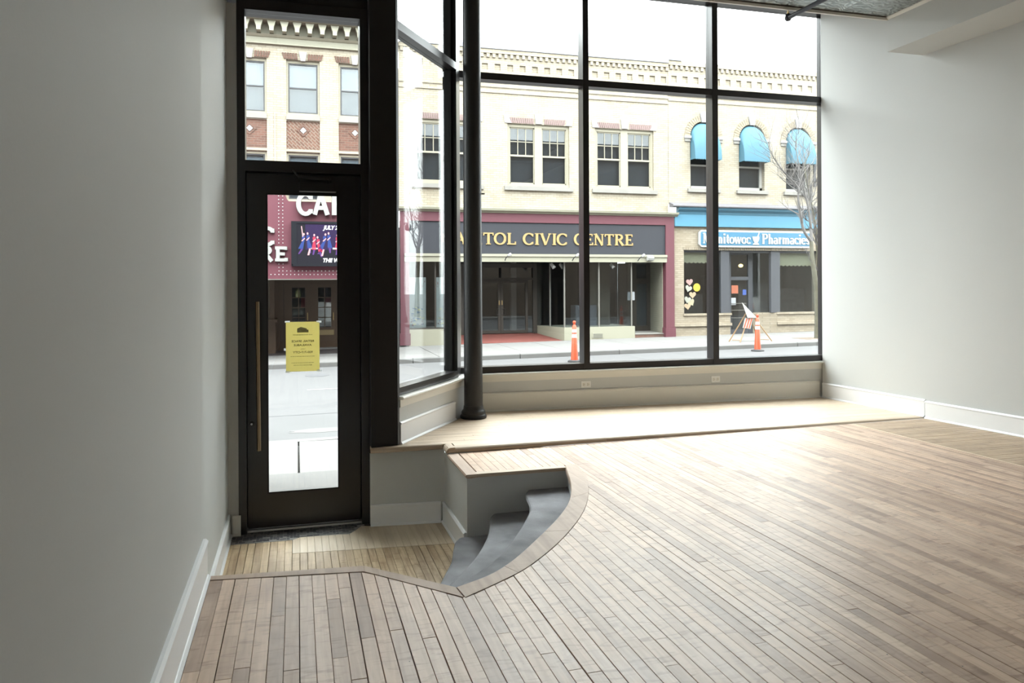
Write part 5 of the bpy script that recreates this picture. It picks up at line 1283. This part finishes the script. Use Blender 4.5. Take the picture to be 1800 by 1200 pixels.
# ================================================================= THEATRE BUILDING AND MARQUEE
tb = thing('theatre_building', (-2.4, YF, -0.72), 'tall cream brick theatre facade with bracketed cornice and red brick panels', 'building')
TC = (-2.93, -1.36, 0.21, 1.78)
hl = []
for c_ in TC: hl += [(c_ - 0.50, c_ + 0.50, 6.56, 8.25), (c_ - 0.50, c_ + 0.50, 5.50, 6.37), (c_ - 0.50, c_ + 0.50, 3.9, 5.42)]
obj('brick_wall', MB().holes(-14, 3.13, 2.6, 8.66, hl, YF, 0.4), 'cream_brick', tb)
for i, c_ in enumerate(TC):
    for z0, z1 in ((6.56, 8.25), (3.9, 5.42)):
        y0 = YF + 0.08
        f = MB().box(c_ - 0.50, c_ - 0.44, y0, y0 + 0.1, z0, z1).box(c_ + 0.44, c_ + 0.50, y0, y0 + 0.1, z0, z1).box(c_ - 0.44, c_ + 0.44, y0, y0 + 0.1, z1 - 0.09, z1).box(c_ - 0.44, c_ + 0.44, y0, y0 + 0.1, z0, z0 + 0.07)
        wv = obj('window', f, 'sash_cream', tb)
        s_ = MB(); zm = (z0 + z1) / 2
        s_.box(c_ - 0.44, c_ - 0.40, y0 + 0.02, y0 + 0.08, z0 + 0.07, z1 - 0.09).box(c_ + 0.40, c_ + 0.44, y0 + 0.02, y0 + 0.08, z0 + 0.07, z1 - 0.09).box(c_ - 0.40, c_ + 0.40, y0 + 0.02, y0 + 0.08, zm - 0.02, zm + 0.02).box(c_ - 0.40, c_ + 0.40, y0 + 0.02, y0 + 0.08, z1 - 0.13, z1 - 0.09).box(c_ - 0.40, c_ + 0.40, y0 + 0.02, y0 + 0.08, z0 + 0.07, z0 + 0.11)
        obj('sash', s_, 'sash_dark', wv)
        pane_at(wv, c_ - 0.40, c_ + 0.40, zm + 0.02, z1 - 0.13, y0 + 0.05); pane_at(wv, c_ - 0.40, c_ + 0.40, z0 + 0.11, zm - 0.02, y0 + 0.05)
        obj('blind', MB().box(c_ - 0.44, c_ + 0.44, y0 + 0.11, y0 + 0.12, zm, z1 - 0.09), 'blind_pale', wv); obj('screen', MB().box(c_ - 0.44, c_ + 0.44, y0 + 0.11, y0 + 0.12, z0 + 0.07, zm), 'blind_grey', wv)
    obj('window_sill', MB().box(c_ - 0.50, c_ + 0.50, YF - 0.05, YF + 0.10, 6.40, 6.555), 'sill_stone', tb)
    pn = obj('brick_panel', MB().box(c_ - 0.50, c_ + 0.50, YF + 0.03, YF + 0.08, 5.50, 6.37), 'red_brick_diagonal' if i == 2 else 'red_brick', tb)
    zc = 6.09
    obj('diamond_stone', MB().front([(c_ - 0.10, zc), (c_, zc - 0.10), (c_ + 0.10, zc), (c_, zc + 0.10)], YF + 0.005, YF + 0.03), 'limestone', pn)
    v = MB()
    for s1_ in (-1, 1):
        for s2_ in (-1, 1): v.front([(c_ + s1_ * 0.12, zc), (c_ + s1_ * 0.20, zc), (c_, zc + s2_ * 0.20), (c_, zc + s2_ * 0.12)], YF + 0.012, YF + 0.03)
    obj('diamond_border', v, 'red_brick', pn)
    obj('panel_head', MB().box(c_ - 0.50, c_ + 0.50, YF - 0.005, YF + 0.08, 5.43, 5.50), 'sash_cream', tb)
    v = MB(); q = c_ - 0.56
    while q < c_ + 0.54:
        lean = (q + 0.025 - c_) * 0.12
        if abs(q + 0.025 - c_) > 0.12: v.front([(q, 8.26), (q + 0.055, 8.26), (q + 0.055 + lean, 8.45), (q + lean, 8.45)], YF - 0.03, YF + 0.02)
        q += 0.07
    stuff(obj('brick_lintel', v, 'red_brick', tb))
    obj('keystone', MB().front([(c_ - 0.07, 8.22), (c_ + 0.07, 8.22), (c_ + 0.12, 8.50), (c_ - 0.12, 8.50)], YF - 0.05, YF + 0.02), 'limestone', tb)
obj('cornice_frieze', MB().side([(YF, 8.66), (YF - 0.10, 8.66), (YF - 0.10, 8.70), (YF - 0.06, 8.72), (YF - 0.06, 8.86), (YF - 0.10, 8.88), (YF - 0.16, 8.94), (YF, 8.95)], -14, 3.12), 'cornice_paint', tb)
obj('cornice_soffit', MB().side([(YF + 0.3, 8.95), (YF - 0.08, 8.95), (YF - 0.08, 9.28), (YF - 0.55, 9.28), (YF - 0.58, 9.40), (YF + 0.3, 9.44)], -14, 3.12), 'cornice_paint', tb)
bm_ = MB().front([(-0.06, 8.97), (0.06, 8.97), (0.07, 9.10), (0.085, 9.13), (0.13, 9.275), (-0.13, 9.275), (-0.085, 9.13), (-0.07, 9.10)], -0.42, -0.08)
bme = mesh_of('bracket', bm_); bme.materials.append(MATS['cornice_paint'])
x = -4.05
while x < 3.1: place('bracket', bme, (x, YF, 0.0), tb); x += 0.372
obj('downpipe', MB().box(-0.64, -0.61, YF - 0.03, YF, 3.0, 6.6), 'sash_white', tb)
# street level entrance under the marquee
obj('entrance_wall', MB().box(-14, -0.40, YF + 0.02, YF + 0.2, -0.8, 2.6).box(1.95, 3.13, YF + 0.02, YF + 0.2, -0.8, 2.6).box(-0.40, 1.95, YF + 0.02, YF + 0.2, 1.38, 2.6), 'oak_door', tb)
for xa in (-0.39, 0.39, 1.17):
    xb = xa + 0.775
    lf = obj('entrance_door', MB().box(xa, xa + 0.24, YF + 0.03, YF + 0.09, -0.62, 1.375).box(xb - 0.14, xb, YF + 0.03, YF + 0.09, -0.62, 1.375).box(xa + 0.24, xb - 0.14, YF + 0.03, YF + 0.09, -0.62, 0.0).box(xa + 0.24, xb - 0.14, YF + 0.03, YF + 0.09, 1.24, 1.375), 'oak_door', tb)
    m_ = MB().box((xa + xb) / 2 + 0.038, (xa + xb) / 2 + 0.062, YF + 0.035, YF + 0.08, 0.0, 1.24)
    for k in (1, 2, 3): m_.box(xa + 0.24, xb - 0.14, YF + 0.035, YF + 0.08, 0.31 * k - 0.012, 0.31 * k + 0.012)
    obj('muntin', m_, 'oak_door', lf)
    for k in range(4):
        pane_at(lf, xa + 0.24, xa + 0.425, 0.31 * k + 0.012, 0.31 * k + 0.298, YF + 0.06); pane_at(lf, xa + 0.45, xb - 0.14, 0.31 * k + 0.012, 0.31 * k + 0.298, YF + 0.06)
    obj('kick_plate', MB().box(xa + 0.06, xb - 0.06, YF + 0.02, YF + 0.03, -0.24, -0.08), 'kick_brass', lf)
    obj('door_handle', MB().box(xb - 0.09, xb - 0.06, YF + 0.0, YF + 0.03, 0.22, 0.46), 'gold', lf)
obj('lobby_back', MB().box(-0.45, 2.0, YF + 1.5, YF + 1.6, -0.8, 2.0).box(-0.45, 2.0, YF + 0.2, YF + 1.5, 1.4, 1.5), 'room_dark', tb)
obj('lobby_picture', MB().box(0.12, 0.34, YF + 0.30, YF + 0.31, 0.62, 0.92).box(0.86, 1.1, YF + 0.30, YF + 0.31, 0.62, 0.92), 'poster_red', tb)
obj('ticket_booth', MB().box(-1.75, -0.62, 23.55, YF + 0.02, -0.73, 0.22).box(-1.80, -0.57, 23.50, YF + 0.02, 0.22, 0.31), 'oak_door', tb)
obj('booth_post', MB().box(-0.78, -0.64, 23.6, 23.74, 0.31, 1.47), 'oak_door', tb)
pane_at(tb, -1.72, -0.78, 0.31, 1.47, 23.66)
obj('entrance_paving', grade(MB().board([(-6, 22.9), (2.9, 22.9), (2.9, YF + 0.05), (-6, YF + 0.05)], -0.02, 0.012, 0.004), gw), 'stone_dark', tb, fix=False)

YM = 21.15
mq = thing('theatre_marquee', (-1.2, 22.8, 1.46), 'maroon theatre marquee with white channel letters, rows of bulbs and a video screen', 'marquee')
out_l = [(-5.2, 1.47), (2.62, 1.47), (2.62, 3.55), (-0.20, 3.55), (-0.245, 3.60), (-0.27, 3.68), (-0.32, 3.76), (-0.40, 3.80), (-5.2, 3.80)]
obj('body', MB().front(out_l, YM, 24.38), 'marquee_red', mq)
obj('lower_edge', MB().box(-5.22, 2.63, YM - 0.02, YM + 0.02, 1.455, 1.480), 'mullion_metal', mq)
bulb = MB().lathe([(0.0, -0.016), (0.011, -0.011), (0.016, 0.0), (0.011, 0.011), (0.0, 0.016)], (0, 0, 0), 8)
def bulbs(mb, pl):
    for x, z in pl: mb.add([(p[0] + x, p[1] * 0.8 + YM - 0.006, p[2] + z) for p in bulb.v], bulb.f)
bb_ = MB(); pl = []
for k in range(14):
    for x in (-0.458, -0.355): pl.append((x, 3.68 - 0.096 * k))
for x in (-0.458, -0.355):
    for z in (1.875, 1.785): pl.append((x, z))
for k in range(25):
    for z in (1.595, 1.690): pl.append((-0.458 + 0.1 * k, z))
for k in range(14): pl.append((-0.57 - 0.1 * k, 3.715 + 0.004 * k))
for k in range(40): pl.append((-0.56 - 0.1 * k, 1.595))
bulbs(bb_, pl)
stuff(obj('marquee_bulbs', bb_, 'bulb', mq, smooth=True))
EDGE = ('letter_edge', 0.07)
word(mq, 'CAPITOL', 0.03, 2.62, 3.19, 0.56, YM - 0.16, 0.05, 0.23, 0.21, 0.0, 'letter_enamel', edge=EDGE)
word(mq, 'CIVIC', -2.15, -0.56, 2.37, 0.46, YM - 0.10, 0.03, 0.22, 0.20, 0.0, 'letter_enamel', edge=EDGE)
word(mq, 'CENTRE', -2.45, -0.23, 1.945, 0.39, YM - 0.10, 0.03, 0.22, 0.19, 0.0, 'letter_enamel', edge=EDGE)
sc_ = obj('screen_frame', MB().box(-0.14, 1.98, YM - 0.14, YM - 0.003, 1.815, 3.01), 'marquee_black', mq)
obj('screen_bezel', MB().box(-0.10, 1.94, YM - 0.16, YM - 0.14, 1.815, 1.87).box(-0.14, 0.0, YM - 0.16, YM - 0.14, 1.87, 2.95).box(-0.14, 1.98, YM - 0.16, YM - 0.14, 2.95, 3.01), 'marquee_black', sc_)
obj('screen_panel', MB().box(0.0, 1.94, YM - 0.145, YM - 0.14, 1.87, 2.95), 'screen_black', sc_)
ys = YM - 0.1465
obj('screen_picture', MB().box(0.22, 1.75, ys - 0.0005, ys, 2.25, 2.93), 'screen_backdrop', sc_)
tx_ = MB(); text_on(tx_, 'JULY 23', 0.905, 2.80, ys - 0.002, 0.145, False, 0.46, 0.006, 0.25); text_on(tx_, 'THE WI', 0.905, 1.925, ys - 0.002, 0.145, False, 0.46, 0.006, 0.25)
obj('screen_lettering', tx_, 'screen_white', sc_)
pc = {k: MB() for k in ('screen_skin', 'screen_blue', 'screen_red', 'screen_purple', 'screen_white')}
def blob(k, cx_, cz_, rx, rz, dy=0.001): pc[k].add([(cx_ + rx * math.cos(a * math.pi / 5), ys - dy, cz_ + rz * math.sin(a * math.pi / 5)) for a in range(10)], [tuple(range(10))])
def quad(k, pts_, dy=0.001): pc[k].add([(x, ys - dy, z) for x, z in pts_], [tuple(range(len(pts_)))])
for (fx, fz, tp, top, ln) in ((0.17, 2.52, 'screen_blue', 1, -0.03), (0.29, 2.54, 'screen_blue', 0, 0.03), (0.45, 2.50, 'screen_red', 0, 0.0), (0.55, 2.44, 'screen_red', 0, 0.04), (0.72, 2.52, 'screen_blue', 0, -0.05), (0.83, 2.55, 'screen_blue', 0, 0.02), (1.05, 2.5, 'screen_red', 0, 0.0), (1.2, 2.52, 'screen_blue', 0, -0.03), (1.4, 2.48, 'screen_purple', 0, 0.03)):
    quad(tp, [(fx - 0.075 + ln * 2, fz - 0.24), (fx + 0.05 + ln * 2, fz - 0.25), (fx + 0.03, fz - 0.02), (fx + 0.042, fz + 0.09), (fx - 0.01, fz + 0.11), (fx - 0.045, fz + 0.08), (fx - 0.03, fz - 0.03)])
    blob('screen_skin', fx - ln * 0.4, fz + 0.145, 0.024, 0.034, 0.0012)
    quad('screen_skin', [(fx - 0.055, fz - 0.03), (fx - 0.03, fz - 0.045), (fx + 0.045, fz + 0.03), (fx + 0.03, fz + 0.05)], 0.0012)
    if top: quad('screen_skin', [(fx - 0.06, fz + 0.36), (fx - 0.035, fz + 0.36), (fx + 0.0, fz + 0.08), (fx - 0.025, fz + 0.07)], 0.0012)
    quad('screen_purple', [(fx - 0.05 + ln * 3, fz - 0.38), (fx - 0.01 + ln * 3, fz - 0.38), (fx + 0.03 + ln, fz - 0.24), (fx - 0.03 + ln, fz - 0.24)])
for x, z in ((0.30, 2.16), (0.655, 2.14)): quad('screen_skin', [(x - 0.03, z - 0.05), (x + 0.02, z - 0.05), (x + 0.06, z + 0.12), (x + 0.02, z + 0.13)], 0.0013)
for k in range(40): blob('screen_purple', R.uniform(0.25, 1.7), R.uniform(2.72, 2.92), 0.007, 0.008)
quad('screen_white', [(0.36, 2.285), (0.54, 2.275), (0.54, 2.30), (0.36, 2.31)]); quad('screen_white', [(0.93, 2.27), (1.2, 2.27), (1.2, 2.31), (0.93, 2.31)])
for k, m_ in pc.items(): obj('screen_figures', m_, k, sc_)

# ================================================================= STREET FURNITURE
def cone(x, y, lab):
    z = gs(x) + 0.001
    t = thing('traffic_cone', (x, y, z), lab, 'traffic cone', 'orange traffic cones at the far curb')
    obj('base', MB().lathe([(0.19, 0.0), (0.19, 0.03), (0.13, 0.05), (0.105, 0.055)], (x, y, z), 8), 'rubber', t)
    def r(h): return lerp(0.098, 0.052, h / 0.95)
    obj('body', MB().lathe([(r(0.05), 0.05), (r(0.95), 0.95), (0.040, 0.965), (0.028, 0.985), (0.026, 1.01), (0.040, 1.03), (0.042, 1.06), (0.026, 1.085), (0.0, 1.09)], (x, y, z), 18), 'cone_orange', t, smooth=True)
    for a, b_ in ((0.64, 0.735), (0.78, 0.865)): obj('reflective_band', MB().lathe([(r(a) + 0.003, a), (r(b_) + 0.003, b_)], (x, y, z), 18), 'cone_reflective', t, smooth=True)
cone(13.03, 19.62, 'orange traffic cone with two white bands by the tilted sign stand')
cone(7.07, 19.0, 'orange traffic cone half hidden behind the window mullion')

t = thing('sign_stand', (13.9, 21.35, gw(14)), 'folding wooden sign stand with a tilted white board on the far sidewalk', 'sign stand')
g0 = gw(13.9)
for p, q in (((13.27, 21.55, g0), (13.78, 21.36, 0.36)), ((13.42, 21.15, g0), (13.88, 21.33, 0.36)), ((14.37, 21.55, g0), (13.84, 21.37, 0.34)), ((14.58, 21.15, g0), (13.93, 21.32, 0.34))):
    obj('leg', MB().tube([p, q], 0.022, 4), 'stand_wood', t)
obj('cross_bar', MB().tube([(13.35, 21.49, -0.5), (13.50, 21.2, -0.5)], 0.012, 6), 'stand_wood', t); obj('cross_bar', MB().tube([(14.32, 21.49, -0.5), (14.50, 21.2, -0.5)], 0.012, 6), 'stand_wood', t)
def slab4(mb, pts_, n_, th_):
    n_ = Vector(n_).normalized() * th_; a = [Vector(p) for p in pts_]
    return mb._ext([tuple(p) for p in a], [tuple(p + n_) for p in a])
obj('board', slab4(MB(), [(13.54, 21.22, 0.70), (13.66, 21.10, 0.22), (14.02, 21.15, 0.21), (14.36, 21.28, -0.06), (14.24, 21.36, 0.12)], (0.2, 1, 0.3), 0.02), 'stand_white', t)
sb_ = obj('striped_board', slab4(MB(), [(13.60, 21.16, 0.20), (13.50, 21.13, -0.10), (13.78, 21.13, -0.14), (13.90, 21.16, 0.22)], (0.3, 1, 0.1), 0.018), 'stand_white', t)
for k in (0.18, 0.50, 0.80):
    a0, a1 = k, k + 0.13
    P4 = lambda u, v: Vector((lerp(lerp(13.60, 13.90, u), lerp(13.50, 13.78, u), v), lerp(21.16, 21.13, v) - 0.004, lerp(lerp(0.20, 0.22, u), lerp(-0.10, -0.14, u), v)))
    obj('stripe', slab4(MB(), [P4(a0, 0.04), P4(a1, 0.04), P4(a1 - 0.08, 0.96), P4(a0 - 0.08, 0.96)], (0, -1, 0), 0.003), 'cone_orange', sb_)

# bare tree
tr = thing('bare_tree', (16.63, 21.55, gw(16.6)), 'leafless young street tree in front of the pharmacy', 'tree')
g0 = gw(16.6) - 0.02
stems = [
    ([(16.63, 21.55, g0), (16.61, 21.55, 0.31), (16.56, 21.55, 1.06)], [0.15, 0.115, 0.105]),
    ([(16.56, 21.55, 1.06), (16.37, 21.5, 2.00), (16.30, 21.48, 2.67)], [0.085, 0.07, 0.062]),
    ([(16.56, 21.55, 1.06), (16.71, 21.62, 1.62), (16.68, 21.65, 2.55), (16.62, 21.7, 3.22), (16.52, 21.75, 3.90), (16.38, 21.8, 4.70), (16.34, 21.85, 5.24), (16.62, 21.9, 5.73)], [0.085, 0.075, 0.062, 0.05, 0.04, 0.028, 0.02, 0.01]),
    ([(16.30, 21.48, 2.67), (15.93, 21.40, 3.10), (15.72, 21.35, 4.01), (15.66, 21.3, 4.42), (15.10, 21.2, 4.86), (14.66, 21.15, 5.31), (14.38, 21.1, 5.76)], [0.052, 0.046, 0.036, 0.03, 0.022, 0.014, 0.006]),
    ([(16.30, 21.48, 2.67), (16.30, 21.5, 3.22), (16.19, 21.5, 3.89), (15.99, 21.5, 4.56), (15.81, 21.45, 5.22), (15.66, 21.4, 5.82), (15.77, 21.4, 6.19)], [0.055, 0.046, 0.036, 0.027, 0.018, 0.011, 0.006]),
    ([(16.68, 21.65, 2.55), (16.95, 21.6, 3.0), (17.1, 21.6, 3.8), (17.35, 21.6, 4.7), (17.4, 21.65, 5.5)], [0.045, 0.036, 0.026, 0.016, 0.007]),
]
tk = MB()
for p_, r_ in stems[:3]: tk.tube([tuple(v) for v in catmull(p_, 4)], [lerp(r_[min(i // 4, len(r_) - 1)], r_[min(i // 4 + 1, len(r_) - 1)], (i % 4) / 4) for i in range((len(p_) - 1) * 4 + 1)], 9)
obj('trunk', tk, 'bark', tr, smooth=True)
br = MB(); RT = random.Random(5)
def twig(p, d, ln, r_, depth):
    p = Vector(p); d = Vector(d).normalized(); pts_ = [tuple(p)]; rr = [r_]; n = 4; q = p.copy(); dd = d.copy()
    for i in range(n):
        dd = (dd + Vector((RT.uniform(-.28, .28), RT.uniform(-.28, .28), RT.uniform(-.12, .30)))).normalized()
        q = q + dd * ln / n; pts_.append(tuple(q)); rr.append(r_ * (1 - 0.75 * (i + 1) / n))
        if depth > 0 and (RT.random() < 0.85):
            side = Vector((RT.uniform(-1, 1), RT.uniform(-.8, .8), RT.uniform(-.2, .8)))
            twig(q, dd * 0.8 + side, ln * RT.uniform(0.4, 0.7), rr[-1] * 0.75, depth - 1)
    br.tube(pts_, rr, 4, cap=False)
for p_, r_ in stems[3:]:
    br.tube([tuple(v) for v in catmull(p_, 4)], [lerp(r_[min(i // 4, len(r_) - 1)], r_[min(i // 4 + 1, len(r_) - 1)], (i % 4) / 4) for i in range((len(p_) - 1) * 4 + 1)], 7)
for si, (p_, r_) in enumerate(stems[2:]):
    for i in range(2, len(p_)):
        for k in range(6 if i > 2 else 4):
            f_ = RT.random(); b0 = Vector(p_[i - 1]); b1 = Vector(p_[i]); st_ = b0.lerp(b1, f_)
            side = Vector((RT.uniform(-1.2, 0.9), RT.uniform(-.8, .8), RT.uniform(-.15, .8)))
            twig(st_, (b1 - b0).normalized() * 0.6 + side, RT.uniform(0.55, 1.25), max(0.010, lerp(r_[i - 1], r_[i], f_) * 0.6), 2)
stuff(obj('branches', br, 'twig', tr, fix=False))

# things farther up the street that show in the slanted pane's reflection
t2 = thing('bare_tree', (30.6, 24.3, gw(30.6)), 'second leafless street tree farther up the far sidewalk', 'tree')
for ch_ in list(tr.children):
    c2 = ch_.copy(); col.objects.link(c2); c2.parent = t2
t2.scale = (1.15, 1.15, 1.15)
lx, ly, lz = 26.1, 20.85, gw(26.1)
lp = thing('street_lamp', (lx, ly, lz), 'dark street lamp with one arm farther up the far curb', 'street lamp')
obj('base', MB().lathe([(0.22, 0.0), (0.22, 0.25), (0.16, 0.35), (0.12, 0.8), (0.09, 0.9)], (lx, ly, lz), 12), 'iron', lp)
obj('post', MB().lathe([(0.075, 0.9), (0.065, 4.75)], (lx, ly, lz), 12), 'iron', lp, smooth=True)
obj('arm', MB().tube([(lx, ly, lz + 4.45), (lx - 0.4, ly - 0.1, lz + 4.55), (lx - 0.95, ly - 0.25, lz + 4.5)], 0.03, 8), 'iron', lp)
obj('lantern', MB().lathe([(0.04, 0.0), (0.13, -0.08), (0.15, -0.28), (0.08, -0.34)], (lx - 0.95, ly - 0.25, lz + 4.5), 12), 'iron', lp, smooth=True)
